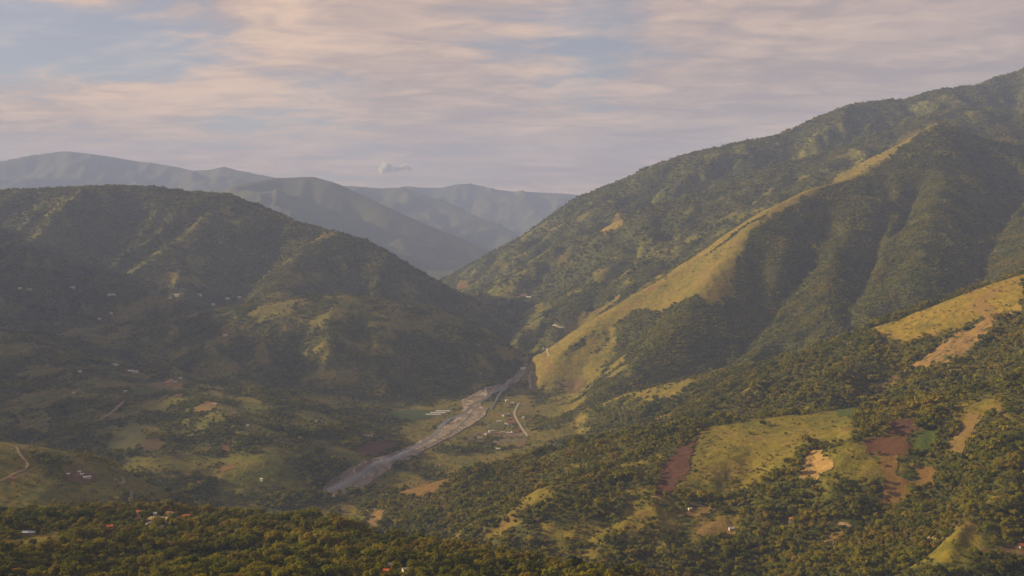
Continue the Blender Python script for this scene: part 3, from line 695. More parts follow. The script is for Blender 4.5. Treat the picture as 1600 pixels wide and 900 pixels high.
patch('field', 'rectangular green sports pitch in the riverside village', 'pitch', M_PITCH, [(768,662),(791,661),(787,672),(760,672)], 2800, 4200, .5, lift=1.2)
patch('field', 'bare pale building plots of the riverside village', 'field', M_PLAIN, [(742,675),(775,674),(826,676),(818,690),(770,694),(722,692)], 2600, 4200, 6, lift=.5, cut=False)
patch('landslide_scar', 'red eroded bank left of the river bend', 'landslide', M_RED, [(556,703),(575,691),(600,689),(626,694),(612,706),(590,712),(562,713)], 2500, 3600, 7, rough=3)
patch('landslide_scar', 'orange road cut below the far mountain in the gorge', 'landslide', M_ORANGE, [(712,447),(722,439),(732,443),(731,449),(717,450)], 5000, 9500, 8)
patch('landslide_scar', 'orange streak down the toe of the left mountain', 'landslide', M_BROWN, [(728,466),(736,470),(752,486),(754,491),(746,487),(732,474)], 4500, 6000, 5)
patch('landslide_scar', 'small orange bare patch above the end of the road', 'landslide', M_ORANGE, [(806,692),(822,688),(824,693),(808,700)], 2200, 3600, 3)
BED = [(500,774),(512,754),(545,733),(590,716),(636,700),(676,678),(703,662),(724,646),(722,624),(745,613),(788,600),(808,583),(820,567),(827,567),(819,584),(806,600),(788,606),(770,612),(756,622),(750,634),(762,638),(758,650),(735,666),(703,684),(662,704),(618,728),(590,748),(556,766),(522,778)]
patch('river_bed', 'pale grey gravel bed of the river winding up the valley', 'river bed', M_GRAVEL, BED, 2200, 6500, 2.5, lift=1.8, cell=9)
def dense(pts, step=10.0):
    out = []
    for a, b in zip(pts[:-1], pts[1:]):
        L = math.hypot(b[0] - a[0], b[1] - a[1]); n = max(1, int(L / step))
        for k in range(n): out.append((a[0] + (b[0] - a[0]) * k / n, a[1] + (b[1] - a[1]) * k / n))
    out.append(pts[-1]); return out
def smooth_line(p, it=2):
    for _ in range(it):
        q = [p[0]]
        for a, b in zip(p[:-1], p[1:]):
            q.append((a[0] * .75 + b[0] * .25, a[1] * .75 + b[1] * .25)); q.append((a[0] * .25 + b[0] * .75, a[1] * .25 + b[1] * .75))
        q.append(p[-1]); p = q
    return p
def ribbon(name, label, cat, mat, pts, width, d0=820, d1=29000, lift=1.0, wob=.15, clear=1.0, jit=0):
    w = wpoly(pts, d0, d1)
    if len(w) < 2: print('NO RIBBON', label); return
    line = dense(smooth_line(w), 8.0); vs, fs = [], []; rs = random.Random(len(label)); half = []
    W0, W1 = width if isinstance(width, tuple) else (width, width)
    cutl, cutr = [], []
    for i, p in enumerate(line):
        a = line[max(0, i - 1)]; b = line[min(len(line) - 1, i + 1)]; L = math.hypot(b[0] - a[0], b[1] - a[1]) + 1e-6
        nx, ny = -(b[1] - a[1]) / L, (b[0] - a[0]) / L
        t = i / (len(line) - 1); hw = (W0 + (W1 - W0) * t) / 2 * (1 + rs.uniform(-wob, wob))
        for s in (-1, -.33, .33, 1): vs.append((p[0] + nx * hw * s, p[1] + ny * hw * s))
        cutl.append((p[0] + nx * (hw + clear), p[1] + ny * (hw + clear))); cutr.append((p[0] - nx * (hw + clear), p[1] - ny * (hw + clear)))
    a = np.array(vs); z = H(a[:, 0], a[:, 1]) + lift; z = z.reshape(-1, 4)
    z[:, 0] -= lift * .9; z[:, 3] -= lift * .9
    for i in range(len(line) - 1):
        for k in range(3): fs.append((i * 4 + k, i * 4 + k + 1, i * 4 + 5 + k, i * 4 + 4 + k)[::-1])
    o = mesh_obj(name, np.column_stack([a, z.ravel()]), fs, mat, smooth=True); tag(o, label, cat, kind='structure')
    CUT.append(cutl + cutr[::-1]); return o
ribbon('river', 'slate grey river water in the gravel bed', 'river', M_WATER, [(508,772),(528,760),(562,744),(600,722),(640,703),(668,690),(686,676),(689,664),(704,654),(726,646),(737,634),(752,626),(790,603),(811,583),(822,568)], (30, 10), 2200, 6500, 2.6, .18)
ribbon('river', 'thin braided channel across the gravel below the river bend', 'river', M_WATER, [(560,752),(590,735),(618,718),(650,704),(676,694),(700,679),(716,668),(730,655),(738,644)], 6, 2200, 5000, 2.5, .3)
ribbon('river', 'side channel of the river splitting round the wooded island', 'river', M_WATER, [(768,640),(775,626),(780,615),(792,604)], 9, 2600, 5000, 2.5, .2)
ribbon('road', 'pale gravel road through the riverside village', 'road', M_ROAD, [(825,682),(818,672),(812,662),(804,648),(806,640),(812,630)], 10, 2400, 5000, 1.6, .05, 8)
ribbon('road', 'pale gravel road bend below the golden ridge', 'road', M_ROAD, [(828,608),(829,598),(826,590),(831,581)], 10, 3000, 6000, 2.0, .05, 8)
ribbon('road', 'pale road bend on the gorge side higher up', 'road', M_ROAD, [(858,557),(855,548),(849,542)], 8, 3000, 6500, 2.4, .05, 8)
ribbon('road', 'thin pale road segment highest in the gorge', 'road', M_ROAD, [(864,508),(872,511),(884,514)], 9, 3000, 7500, 2.4, .05, 6)
ribbon('track', 'winding dirt track on the dark spur at the left edge', 'track', M_TRACK, [(0,752),(20,742),(40,733),(46,725),(38,717),(30,708),(28,698),(10,695)], 5, 1500, 2400, .8, .1, 2)
ribbon('track', 'dirt track running from the white sheds up the dark spur', 'track', M_BROWN, [(96,746),(110,735),(125,725)], 5, 1500, 2400, .8, .1, 2)
ribbon('track', 'zigzag dirt track in the dim ravine behind the sheds', 'track', M_TRACK, [(180,748),(188,757),(195,752),(191,746)], 6, 1800, 3600, .8, .1, 2)
ribbon('track', 'thin dirt track under the reddish scrub on the lit hill', 'track', M_TRACK, [(1018,776),(1030,778),(1040,779)], 5, 1200, 2400, .9, .1, 2)
ribbon('track', 'yellow dirt track above the grey-roofed farmhouse', 'track', M_TRACK, [(1072,786),(1095,789),(1122,794)], 5, 1000, 2400, .9, .1, 2)
ribbon('track', 'dirt track near the orange-roofed house among trees', 'track', M_TRACK, [(1292,817),(1315,817),(1331,823)], 5, 900, 2200, .9, .1, 2)
ribbon('track', 'short dirt track low on the lit hill near the lower right', 'track', M_TRACK, [(1450,840),(1465,840),(1482,838)], 5, 900, 2200, .9, .1, 2)
ribbon('track', 'orange track on the brow behind the orange bank', 'track', M_TRACK, [(716,728),(735,731),(757,736)], 6, 1800, 2800, .9, .1, 2)
ribbon('track', 'dusty track across the crown of the patchwork hill', 'track', M_TRACK, [(300,604),(330,606),(370,608),(420,612),(455,622)], 5, 2800, 4200, .9, .1, 2)
ribbon('track', 'orange earth track down the flank of the patchwork hill', 'track', M_TRACK, [(193,627),(182,638),(170,648),(155,656)], 8, 2600, 4200, .9, .1, 2)

# ------------------------------------------------------------------ houses
def flat_mat(name, col, var=.25, rough=.8, sc=.6):
    m, nt, b = new_mat(name); p = pos_n(nt)
    dk = tuple(c * (1 - var) for c in col); lt = tuple(min(1, c * (1 + var * .6)) for c in col)
    lk(nt, mixc(nt, maprange(nt, noise(nt, p, sc, 5, .6), .3, .7), dk, lt), b.inputs['Base Color']); b.inputs['Roughness'].default_value = rough; return m
W_WHITE = flat_mat('whitewash', (.52, .49, .43)); W_CREAM = flat_mat('cream_render', (.58, .46, .31)); W_BRICK = flat_mat('brick_wall', (.30, .14, .08))
W_ADOBE = flat_mat('adobe_wall', (.38, .25, .15)); W_PINK = flat_mat('pink_wall', (.36, .17, .14))
R_ORANGE = flat_mat('orange_roof', (.56, .15, .045), .3); R_TILE = flat_mat('tile_roof', (.28, .115, .065), .3); R_GREY = flat_mat('zinc_roof', (.42, .41, .40), .25, .5)
R_WHITE = flat_mat('pale_metal_roof', (.58, .57, .55), .15, .6); R_TAN = flat_mat('tan_roof', (.40, .31, .19), .3); R_BROWN = flat_mat('brown_roof', (.20, .11, .07), .3); R_BLUE = flat_mat('blue_grey_roof', (.36, .42, .50), .2, .5)
M_PANE = flat_mat('window_glass', (.05, .055, .06), .2, .15); M_DOOR = flat_mat('wood_door', (.12, .06, .03))
def box(vs, fs, x0, x1, y0, y1, z0, z1):
    b = len(vs); vs += [(x0,y0,z0),(x1,y0,z0),(x1,y1,z0),(x0,y1,z0),(x0,y0,z1),(x1,y0,z1),(x1,y1,z1),(x0,y1,z1)]
    fs += [tuple(b + i for i in f) for f in ((0,3,2,1),(4,5,6,7),(0,1,5,4),(1,2,6,5),(2,3,7,6),(3,0,4,7))]
def house(px, py, L, W, h, yaw, wall, roof, label, group=None, pitch=.42, d0=820, d1=29000, detail=True, cat='house', name='house', shed=False, clear=3.0):
    w = pix(px, py, d0, d1)
    if w is None: print('NO HOUSE', label); return
    x, y, z = w; ca, sa = math.cos(yaw), math.sin(yaw)
    cs = [(x + a * L / 2 * ca - b * W / 2 * sa, y + a * L / 2 * sa + b * W / 2 * ca) for a in (-1, 1) for b in (-1, 1)]
    zs = H(np.array([c[0] for c in cs]), np.array([c[1] for c in cs])); z = float(np.mean(zs)) + .4; low = float(min(zs)) - z - 1.5
    e = bpy.data.objects.new(name, None); COL.objects.link(e); e.location = (x, y, z); e.rotation_euler = (0, 0, yaw); e.empty_display_size = 2
    tag(e, label, cat, group)
    rise = pitch * W / 2; ov = .5
    vs, fs = [], []; a, b = L / 2, W / 2
    if shed: rise = 0
    vs = [(-a,-b,low),(a,-b,low),(a,b,low),(-a,b,low),(-a,-b,h),(a,-b,h),(a,b,h),(-a,b,h),(-a,0,h+rise),(a,0,h+rise)]
    fs = [(0,1,5,4),(2,3,7,6),(1,2,6,9,5),(3,0,4,8,7),(3,2,1,0),(4,5,9,8),(6,7,8,9)]
    mesh_obj('wall', vs, fs, wall, e)
    t = .22; rv, rf = [], []; A_ = a + ov
    if shed:
        dz = pitch * W; B = b + ov
        rv = [(-A_,-B,h+.05),(A_,-B,h+.05),(A_,B,h+dz*.35+.05),(-A_,B,h+dz*.35+.05)]
        rv += [(p, q, s + t) for p, q, s in rv]
        rf = [(3,2,1,0),(4,5,6,7),(0,1,5,4),(1,2,6,5),(2,3,7,6),(3,0,4,7)]
    else:
        B = b + ov; zz = h - ov * pitch + .06
        pr = [(-B, zz), (0, h + rise + .06), (B, zz), (B, zz + t), (0, h + rise + t + .06), (-B, zz + t)]
        for xx in (-A_, A_): rv += [(xx, q, s) for q, s in pr]
        rf = [(0,1,7,6),(1,2,8,7),(2,3,9,8),(3,4,10,9),(4,5,11,10),(5,0,6,11),(0,5,4,1),(1,4,3,2),(6,7,10,11),(7,8,9,10)]
        rf = [f[::-1] for f in rf]
    mesh_obj('roof', rv, rf, roof, e)
    if detail:
        front = -1
        v, f = [], []; box(v, f, -.5, .5, -b - .06, -b + .03, 0, 2.1); mesh_obj('door', v, f, M_DOOR, e)
        n = max(1, int(L / 5))
        for sgn in (-1, 1):
            for k in range(n):
                cx = sgn * (1.6 + (k + .5) * (a - 1.8) / n)
                if abs(cx) + .6 > a: continue
                v, f = [], []; box(v, f, cx - .5, cx + .5, -b - .05, -b + .03, 1.0, 2.1); wn = mesh_obj('window', v, f, M_PANE, e)
                v, f = [], []; box(v, f, cx - .62, cx + .62, -b - .12, -b + .02, .86, .96); mesh_obj('sill', v, f, wall, wn)
    r = clear; CUT.append([(x + p * (a + r) * ca - q * (b + r) * sa, y + p * (a + r) * sa + q * (b + r) * ca) for p, q in ((-1,-1),(1,-1),(1,1),(-1,1))])
    # keep the line of sight from the valley side open, as the photograph shows the house
    k = math.hypot(x, y); ux, uy = -x / k, -y / k
    fw = 30 if y < 1800 else 14
    CUT.append([(x - uy * a, y + ux * a), (x + uy * a, y - ux * a), (x + uy * a + ux * (b + fw), y - ux * a + uy * (b + fw)), (x - uy * a + ux * (b + fw), y + ux * a + uy * (b + fw))])
    return e
g = 'buildings of the hilltop compound on the nearest spur'
house(202, 809, 10, 7, 3.2, .25, W_WHITE, R_WHITE, 'small pale-roofed house at the left end of the hilltop compound', g, d1=1800)
house(223, 806, 17, 9, 4.5, -.18, W_CREAM, R_TILE, 'long tile-roofed house beside the pale one in the hilltop compound', g, d1=1800)
house(218, 813, 9, 7, 3.4, .5, W_CREAM, R_TILE, 'low orange-tiled wing in front of the long tile-roofed house', g, d1=1800)
house(248, 815, 24, 13, 3.8, -.12, W_CREAM, R_TAN, 'largest tan-roofed hall in the middle of the hilltop compound', g, d1=1800, pitch=.3)
house(243, 807, 10, 7, 3.6, .1, W_WHITE, R_GREY, 'grey zinc-roofed house behind the tan-roofed hall', g, d1=1800)
house(235, 821, 10, 5, 2.8, .75, W_WHITE, R_WHITE, 'white-roofed shed tilted in front of the tan-roofed hall', g, d1=1800)
house(266, 808, 10, 8, 5.0, -.3, W_CREAM, R_BROWN, 'tall cream gabled house with brown roof in the hilltop compound', g, d1=1800)
house(276, 814, 9, 7, 4.2, .9, W_BRICK, R_BROWN, 'dark brick house at the right end of the tan-roofed hall', g, d1=1800)
house(290, 810, 9, 7, 3.2, .35, W_ADOBE, R_ORANGE, 'orange-red-roofed house at the right end of the hilltop compound', g, d1=1800)
house(252, 826, 6, 4, 2.4, -.2, W_WHITE, R_GREY, 'little grey-roofed shed below the tan-roofed hall', g, d1=1800)
house(171, 826, 8, 6, 3.0, .2, W_ADOBE, R_ORANGE, 'bright orange-roofed house alone left of the hilltop compound', d1=1800)
house(43, 836, 16, 5, 2.6, -.12, W_ADOBE, R_BLUE, 'long low blue-grey-roofed shed in the trees at far left', d1=1800, shed=True)
house(121, 804, 5, 4, 2.6, .1, W_WHITE, R_WHITE, 'tiny white shed on the wooded brow left of the compound', d1=1800)
house(603, 875, 7, 6, 4.0, 1.9, W_WHITE, R_TILE, 'white gabled house with brown roof in the dark trees near the lower edge', d1=1800, pitch=.8)
house(609, 886, 8, 5, 2.6, .4, W_WHITE, R_GREY, 'grey-roofed shed just below the white gabled house', d1=1800)
house(600, 896, 8, 5, 2.6, .1, W_ADOBE, R_ORANGE, 'orange-roofed shed lowest in the trees at the lower edge', d1=1800)
house(634, 893, 6, 4, 2.4, .5, W_WHITE, R_GREY, 'tiny pale shed right of the white gabled house', d1=1800)
house(22, 896, 10, 5, 2.8, .5, W_WHITE, R_ORANGE, 'red-roofed house cut by the lower left corner', d1=1800)
house(1143, 829, 8, 6, 3.0, .15, W_WHITE, R_BLUE, 'small farmhouse with a grey-blue roof in the tan clearing', d1=2400)
house(1078, 797, 5, 4, 2.6, .3, W_WHITE, R_WHITE, 'tiny white hut beside the yellow track', d1=2400)
house(1238, 814, 9, 6, 3.2, -.2, W_CREAM, R_ORANGE, 'orange-roofed house half hidden in woods on the lit hill', d1=2400)
house(1597, 855, 9, 7, 3.2, .15, W_WHITE, R_ORANGE, 'bright orange-roofed house at the right picture edge', d1=2400)
house(690, 728, 12, 7, 3.2, .2, W_WHITE, R_TILE, 'white house with tiled roof standing above the orange bank', d1=2800)
house(778, 703, 11, 8, 3.5, .1, W_WHITE, R_WHITE, 'white-roofed house alone below the bare village plots', d1=3800)
for i, (a_, b_) in enumerate(((677, 649), (684, 646.3), (692, 643.8))):
    house(a_, b_, 46, 9, 3.2, .02, W_WHITE, R_WHITE, ['long white shed nearest the river of the three in a row', 'middle long white shed of the three in a row', 'long white shed farthest up the valley of the three in a row'][i], 'long white sheds beside the river', d1=4300, detail=False, cat='shed', name='shed', pitch=.3)
house(136, 748, 13, 6, 3.0, .45, W_WHITE, R_WHITE, 'largest white shed on the bare yard of the dark spur', d1=2300, cat='shed', name='shed')
house(128, 743, 6, 4, 2.6, .4, W_WHITE, R_WHITE, 'middle small white shed on the bare yard of the dark spur', d1=2300, cat='shed', name='shed')
house(124, 739, 5, 4, 2.6, .2, W_WHITE, R_WHITE, 'smallest white shed at the top of the bare yard', d1=2300, cat='shed', name='shed')
house(107, 743, 5, 5, 2.8, .1, W_PINK, R_GREY, 'pinkish hut at the left side of the bare yard', d1=2300)
house(19, 750, 10, 6, 3.0, .2, W_ADOBE, R_TILE, 'red-roofed house beside the winding track at the left edge', d1=2300)
house(294, 744, 15, 7, 3.2, .25, W_ADOBE, R_TILE, 'long tile-roofed farmhouse at the foot of the patchwork hill', d1=3400)
house(312, 755, 11, 7, 3.2, .05, W_CREAM, R_ORANGE, 'orange-roofed farmhouse below the long tile-roofed one', d1=3400)
house(313, 797, 14, 6, 3.0, .05, W_WHITE, R_GREY, 'grey-roofed shed in the ravine behind the nearest spur', d1=3400, detail=False)
house(394, 807, 6, 5, 3, .05, W_WHITE, R_WHITE, 'tiny white hut peeping over the wooded brow', d1=3400, detail=False)
far = [(178,571,16,7,W_WHITE,R_GREY,'long grey-roofed house left of the white village on the dim slope'),(184,572,9,7,W_WHITE,R_WHITE,'small white house next to the long grey-roofed one on the dim slope'),
 (197,580,14,9,W_PINK,R_TILE,'reddish house at the left of the white village row'),(204,581,16,9,W_WHITE,R_WHITE,'white house in the middle of the white village row'),(212,582,15,9,W_WHITE,R_GREY,'white house at the right end of the white village row'),
 (262,598,12,9,W_CREAM,R_ORANGE,'orange-roofed house in the sunny hamlet on the patchwork hill'),(267,596,12,9,W_CREAM,R_TAN,'cream house beside the orange-roofed one in the sunny hamlet'),(264,602,10,8,W_CREAM,R_TILE,'tile-roofed house lowest in the sunny hamlet'),
 (273,598,10,7,W_WHITE,R_GREY,'grey-roofed house at the right of the sunny hamlet'),(282,592,9,6,W_WHITE,R_WHITE,'white hut above the sunny hamlet'),
 (278,620,16,8,W_ADOBE,R_TILE,'long reddish roof below the sunny hamlet'),(336,632,11,7,W_WHITE,R_TILE,'white house beside the yellow plot'),(365,646,10,7,W_WHITE,R_TILE,'small house right of the yellow plot on the patchwork hill'),
 (387,667,6,5,W_WHITE,R_WHITE,'lone white hut low on the patchwork hill'),(496,661,6,5,W_WHITE,R_WHITE,'lone white hut on the wooded slope above the river'),(575,682,22,6,W_CREAM,R_TAN,'long tan shed above the red eroded bank'),
 (409,751,6,5,W_WHITE,R_WHITE,'lone white hut above the dark ravine mouth'),(125,582,8,6,W_WHITE,R_WHITE,'white hut on the dim slope at left'),(115,615,8,6,W_WHITE,R_GREY,'grey hut on the dim slope at left'),(196,613,7,5,W_WHITE,R_WHITE,'tiny white hut left of the golden plot'),
 (31,452,12,8,W_WHITE,R_WHITE,'leftmost white house at the foot of the left mountain'),(46,454,22,9,W_WHITE,R_GREY,'long grey-roofed house second from the left at the mountain foot'),(113,449,22,8,W_WHITE,R_GREY,'long grey roof high on the dim mountain foot'),
 (172,461,20,8,W_WHITE,R_GREY,'grey-roofed house below the mountain rib at left'),(178,461,12,8,W_WHITE,R_WHITE,'white house below the mountain rib at left'),(266,466,11,8,W_WHITE,R_WHITE,'small white house left of a larger one at the mountain foot'),(277,463,22,10,W_WHITE,R_WHITE,'larger white-roofed house at the mountain foot'),
 (312,461,16,8,W_WHITE,R_GREY,'dim grey-roofed house between the two white pairs'),(355,467,16,9,W_WHITE,R_WHITE,'white house at the green plots under the left mountain'),(374,465,12,8,W_WHITE,R_WHITE,'rightmost white house under the left mountain'),(333,477,14,8,W_WHITE,R_GREY,'grey-roofed house below the green plots under the left mountain'),
 (155,499,11,8,W_WHITE,R_WHITE,'white house beside the bright green spot on the dim slope'),(174,490,12,8,W_CREAM,R_TAN,'cream house above the bright green spot on the dim slope'),(352,525,13,8,W_WHITE,R_WHITE,'lone white house on the dim slope below the round brown hill'),
 (818,462,30,14,W_CREAM,R_TILE,'pinkish building of the hamlet deep in the gorge'),(810,465,16,12,W_PINK,R_TILE,'small reddish building left in the gorge hamlet'),(826,465,26,12,W_WHITE,R_WHITE,'white building right in the gorge hamlet'),
 (817,578,16,12,W_WHITE,R_WHITE,'white building beside the river at the gorge mouth')]
for i, (a_, b_, L_, W__, wl, rf_, lb) in enumerate(far):
    house(a_, b_, L_ * 1.1, W__ * 1.1, 4.2, [.2, -.35, .1, .5, -.1][i % 5], wl, rf_, lb, 'scattered farmhouses on the left hills' if a_ < 600 else None, d0=2000, detail=False, pitch=.35, clear=6)
vill = [(797,656,18,9,W_PINK,R_TILE,'pink building with tiled roof beside the village road'),(801,661,16,9,W_PINK,R_TILE,'second pink building just below the first by the village road'),(796,664,14,8,W_WHITE,R_TILE,'white house with tiled roof below the pink buildings'),
 (788,650,14,8,W_WHITE,R_GREY,'grey-roofed house above the pink buildings'),(794,648,12,8,W_CREAM,R_TAN,'tan-roofed house above the pink buildings near the road'),(780,660,14,6,W_WHITE,R_WHITE,'white stand along the top of the sports pitch'),
 (791,664,10,7,W_WHITE,R_WHITE,'white hut at the corner of the sports pitch'),(768,675,16,7,W_WHITE,R_WHITE,'white building below the sports pitch'),(762,679,22,7,W_CREAM,R_WHITE,'long pale building on the bare plots'),
 (776,679,12,7,W_PINK,R_TILE,'red house on the bare plots'),(785,677,14,7,W_CREAM,R_TAN,'tan-roofed house on the bare plots'),(795,678,14,8,W_WHITE,R_GREY,'grey-roofed house in the lower village row'),(803,676,14,8,W_WHITE,R_TILE,'tile-roofed house in the lower village row'),
 (811,675,16,8,W_PINK,R_TILE,'reddish house at the end of the lower village row'),(806,683,12,8,W_WHITE,R_TILE,'house below the end of the lower village row'),(750,686,14,7,W_CREAM,R_TAN,'tan shed left on the bare plots'),(801,631,12,8,W_WHITE,R_GREY,'white house above the upper end of the village road'),
 (792,627,10,8,W_WHITE,R_WHITE,'white hut among trees left of the road above the village'),(818,653,10,7,W_WHITE,R_WHITE,'white hut right of the village road'),(827,657,9,7,W_ADOBE,R_TILE,'tiled hut on the slope right of the village road'),(875,624,10,8,W_ADOBE,R_TAN,'tan hut on the crest above the village')]
for i, (a_, b_, L_, W__, wl, rf_, lb) in enumerate(vill):
    house(a_, b_, L_, W__, 4.0, [.1, -.2, .35, .9, 0][i % 5], wl, rf_, lb, 'buildings of the riverside village', d0=2300, detail=False, pitch=.4, clear=4)
# lattice power pylon in the ravine
def pylon(px, py, hgt):
    w = pix(px, py, 1400, 3600)
    if not w: return
    e = bpy.data.objects.new('power_pylon', None); COL.objects.link(e); e.location = (w[0], w[1], w[2] - 1)
    tag(e, 'thin grey lattice power pylon in the dim ravine behind the nearest spur', 'pylon')
    m = flat_mat('galvanised_steel', (.34, .35, .35), .15, .5)
    b, t = 3.2, .7; cor = [(-1, -1), (1, -1), (1, 1), (-1, 1)]
    for cx, cy in cor:
        v, f = [], []; tube(v, f, (cx * b, cy * b, 0), (cx * t, cy * t, hgt), .22, .12, 4); mesh_obj('leg', v, f, m, e)
    n = 6
    for k in range(n):
        z0, z1 = hgt * k / n, hgt * (k + 1) / n; r0, r1 = b + (t - b) * k / n, b + (t - b) * (k + 1) / n
        v, f = [], []
        for (p, q) in zip(cor, cor[1:] + cor[:1]):
            tube(v, f, (p[0] * r0, p[1] * r0, z0), (q[0] * r1, q[1] * r1, z1), .1, .1, 4); tube(v, f, (q[0] * r0, q[1] * r0, z0), (p[0] * r1, p[1] * r1, z1), .1, .1, 4)
        mesh_obj('bracing', v, f, m, e)
    for k, z in enumerate((.72, .84, .96)):
        v, f = [], []; tube(v, f, (-5 + k * .8, 0, hgt * z), (5 - k * .8, 0, hgt * z), .16, .16, 4); mesh_obj('cross_arm', v, f, m, e)
pylon(205, 790, 26)
print('things', round(time.time() - T0, 1))

# ------------------------------------------------------------------ plant the trees
PX, PY_, PZ, SC, IDX, TINT = [], [], [], [], [], []
def add(x, y, z, s, i, t):
    PX.append(x); PY_.append(y); PZ.append(z); SC.append(s); IDX.append(i); TINT.append(t)
NK, NC = len(KINDS_), len(CLUMPS)
def tint_of(x, y, rs, d):
    n = fbm(x, y, 120, 3, .6, 12.0); n2 = fbm(x, y, 33, 2, .6, 15.0)
    return np.clip(.45 + n * .55 + n2 * np.where(y > 3000, .18, .3) + rs.normal(0, 1, x.size) * np.where(y > 3000, .05, np.where(y > 1700, .09, .13)) + (d - .5) * .12 + .10 * (y < 2500), 0, .86)  # nearer trees get a lighter, yellower leaf colour in place of more sunlight
near_list = []
def plant(zone, d0, d1, sp, seed, kinds, smin, smax):
    X, Y, Z, f, d, u, cut, rs = scatter(d0, d1, sp, seed)
    sizevar = .85 + .7 * fbm(X, Y, 60, 2, .6, 20.0) + .5 * np.clip(rs.rand(X.size) - .8, 0, 1)
    t = tint_of(X, Y, rs, d)
    keep = (u < f * .97) & ~cut & (f > .12)
    shr = ~keep & ~cut & (rs.rand(X.size) < (.10 if zone < 3 else .05))
    s = (smin + smax) / 2 * np.clip(np.exp(rs.normal(-.10, .34, X.size)), .35, 1.75) * np.clip(sizevar, .5, 1.5) * (.62 + .38 * f)
    s = np.where(shr, rs.uniform(.22, .42, X.size) * smax, s)
    m = keep | shr
    ki = np.array(kinds)[rs.randint(0, len(kinds), X.size)]
    add(X[m], Y[m], Z[m] - .4, s[m], ki[m], t[m])
    print('zone', zone, int(m.sum()))
plant(1, 790, 1700, 6.8, 1, list(range(NK)), .7, 1.35)
plant(2, 1700, 3000, 7.6, 2, [NK + i for i in range(NK)], .75, 1.4)
plant(3, 3000, 5200, 8.5, 3, [2 * NK + i for i in range(NC)], .38, .76)
plant(4, 5200, 8600, 14.5, 4, [2 * NK + i for i in range(NC)], .6, 1.15)
X, Y, Z, S, I, T = [np.concatenate(a) for a in (PX, PY_, PZ, SC, IDX, TINT)]
ROT = np.random.RandomState(9).rand(X.size) * 2 * np.pi
# the largest in the picture stand as trees of their own
cx = 800 + F * X / Y; cy = HY - F * (Z + 6 - CZ) / Y
size = np.where((I < NK) & (cx > 0) & (cx < 1600) & (cy < 905), S / Y, 0)
own = np.argsort(-size)[:300]; rest = np.ones(X.size, bool); rest[own] = False
used = {}
def tree_label(k):
    places = ['in the lower left corner', 'left of the lone orange-roofed house', 'below the hilltop compound', 'right of the hilltop compound', 'left of the white gabled house',
              'around the white gabled house', 'right of the white gabled house', 'near the lower middle', 'right of the lower middle', 'near the lower right corner']
    b = [110, 200, 290, 400, 520, 640, 760, 900, 1150, 9999]
    side = places[next(i for i, q in enumerate(b) if cx[k] < q)]
    row = 'cut by the frame' if cy[k] > 893 else 'in the front rows' if cy[k] > 878 else 'in the middle rows' if cy[k] > 860 else 'in the back rows'
    col = 'dark green' if T[k] < .3 else 'olive green' if T[k] < .48 else 'yellowish green' if T[k] < .64 else 'golden' if T[k] < .8 else 'brownish'
    shp = {'broad': 'round-crowned tree', 'low': 'low spreading tree', 'tall': 'tall narrow tree', 'flat': 'flat-topped tree'}[STYLES[I[k]]]
    big = 'large ' if S[k] > 1.45 else ''
    return f'{big}{col} {shp} {row} {side}'
for k in own:
    cd, td, *_ = KINDS_[I[k]]
    e = bpy.data.objects.new('tree', None); COL.objects.link(e); e.empty_display_size = 1
    e.location = (X[k], Y[k], Z[k]); e.rotation_euler = (0, 0, ROT[k]); e.scale = (S[k],) * 3
    tag(e, tree_label(k), 'tree', 'nearest trees of the wood along the lower edge')
    c = bpy.data.objects.new('crown', cd); COL.objects.link(c); c.parent = e; c['tint'] = float(T[k])
    t = bpy.data.objects.new('trunk', td); COL.objects.link(t); t.parent = e
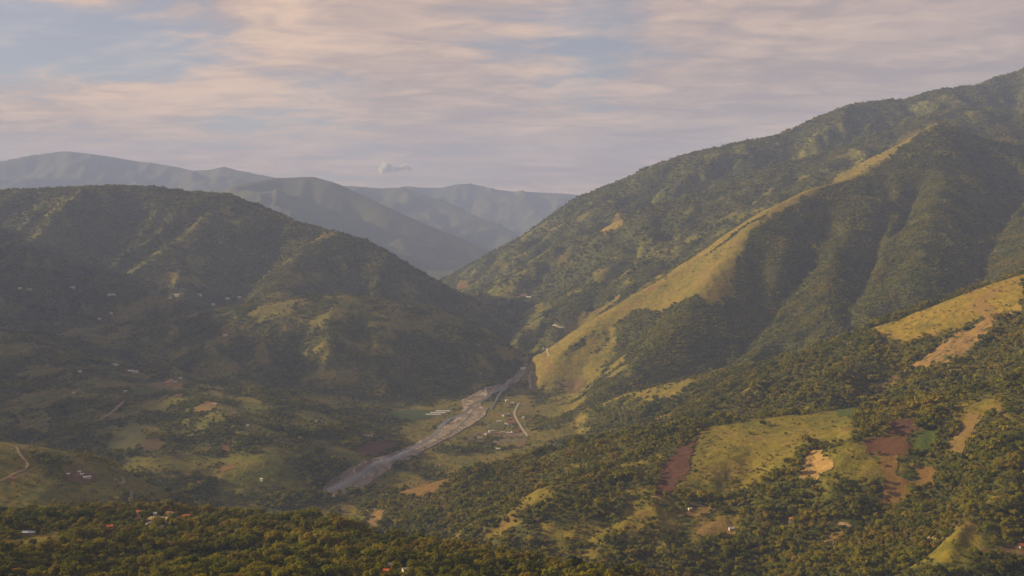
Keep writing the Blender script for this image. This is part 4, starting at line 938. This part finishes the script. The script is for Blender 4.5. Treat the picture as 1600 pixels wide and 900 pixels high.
def forest(name, sel, label):
    me = bpy.data.meshes.new(name); n = int(sel.sum()); me.vertices.add(n)
    me.vertices.foreach_set('co', np.column_stack([X[sel], Y[sel], Z[sel]]).astype(np.float32).ravel())
    for an, arr in (('tint', T), ('size', S), ('turn', ROT)):
        a = me.attributes.new(an, 'FLOAT', 'POINT'); a.data.foreach_set('value', arr[sel].astype(np.float32))
    a = me.attributes.new('sort', 'INT', 'POINT'); a.data.foreach_set('value', I[sel].astype(np.int32))
    o = bpy.data.objects.new(name, me); COL.objects.link(o); tag(o, label, 'forest', kind='stuff')
    ng = bpy.data.node_groups.new('plant_' + name, 'GeometryNodeTree')
    ng.interface.new_socket('Geometry', in_out='INPUT', socket_type='NodeSocketGeometry'); ng.interface.new_socket('Geometry', in_out='OUTPUT', socket_type='NodeSocketGeometry')
    gi = ng.nodes.new('NodeGroupInput'); go = ng.nodes.new('NodeGroupOutput'); jn = ng.nodes.new('GeometryNodeJoinGeometry')
    mp = ng.nodes.new('GeometryNodeMeshToPoints'); lk(ng, gi.outputs[0], mp.inputs['Mesh'])
    def named(nm, ty):
        q = ng.nodes.new('GeometryNodeInputNamedAttribute'); q.data_type = ty; q.inputs[0].default_value = nm; return q.outputs[0]
    srt = named('sort', 'INT'); sz = named('size', 'FLOAT'); tn = named('turn', 'FLOAT')
    cxyz = ng.nodes.new('ShaderNodeCombineXYZ'); lk(ng, tn, cxyz.inputs[2])
    def inst(ob, k):
        oi = ng.nodes.new('GeometryNodeObjectInfo'); oi.inputs['Object'].default_value = ob; oi.inputs['As Instance'].default_value = True
        cmp_ = ng.nodes.new('FunctionNodeCompare'); cmp_.data_type = 'INT'; cmp_.operation = 'EQUAL'
        ii = [s for s in cmp_.inputs if s.type == 'INT']; lk(ng, srt, ii[0]); ii[1].default_value = k
        ip = ng.nodes.new('GeometryNodeInstanceOnPoints'); lk(ng, mp.outputs[0], ip.inputs['Points']); lk(ng, cmp_.outputs[0], ip.inputs['Selection'])
        lk(ng, oi.outputs['Geometry'], ip.inputs['Instance']); lk(ng, cxyz.outputs[0], ip.inputs['Rotation']); lk(ng, sz, ip.inputs['Scale'])
        lk(ng, ip.outputs[0], jn.inputs[0])
    for k in sorted(set(I[sel].tolist())):
        if k < NK: inst(KINDS_[k][3], k); inst(KINDS_[k][4], k)
        elif k < 2 * NK: inst(KINDS_[k - NK][2], k)
        else: inst(CLUMPS[k - 2 * NK], k)
    lk(ng, jn.outputs[0], go.inputs[0])
    md = o.modifiers.new('plant', 'NODES'); md.node_group = ng
forest('forest', rest, 'mass of trees and bushes clothing all the hills')
print('planted', X.size, round(time.time() - T0, 1))
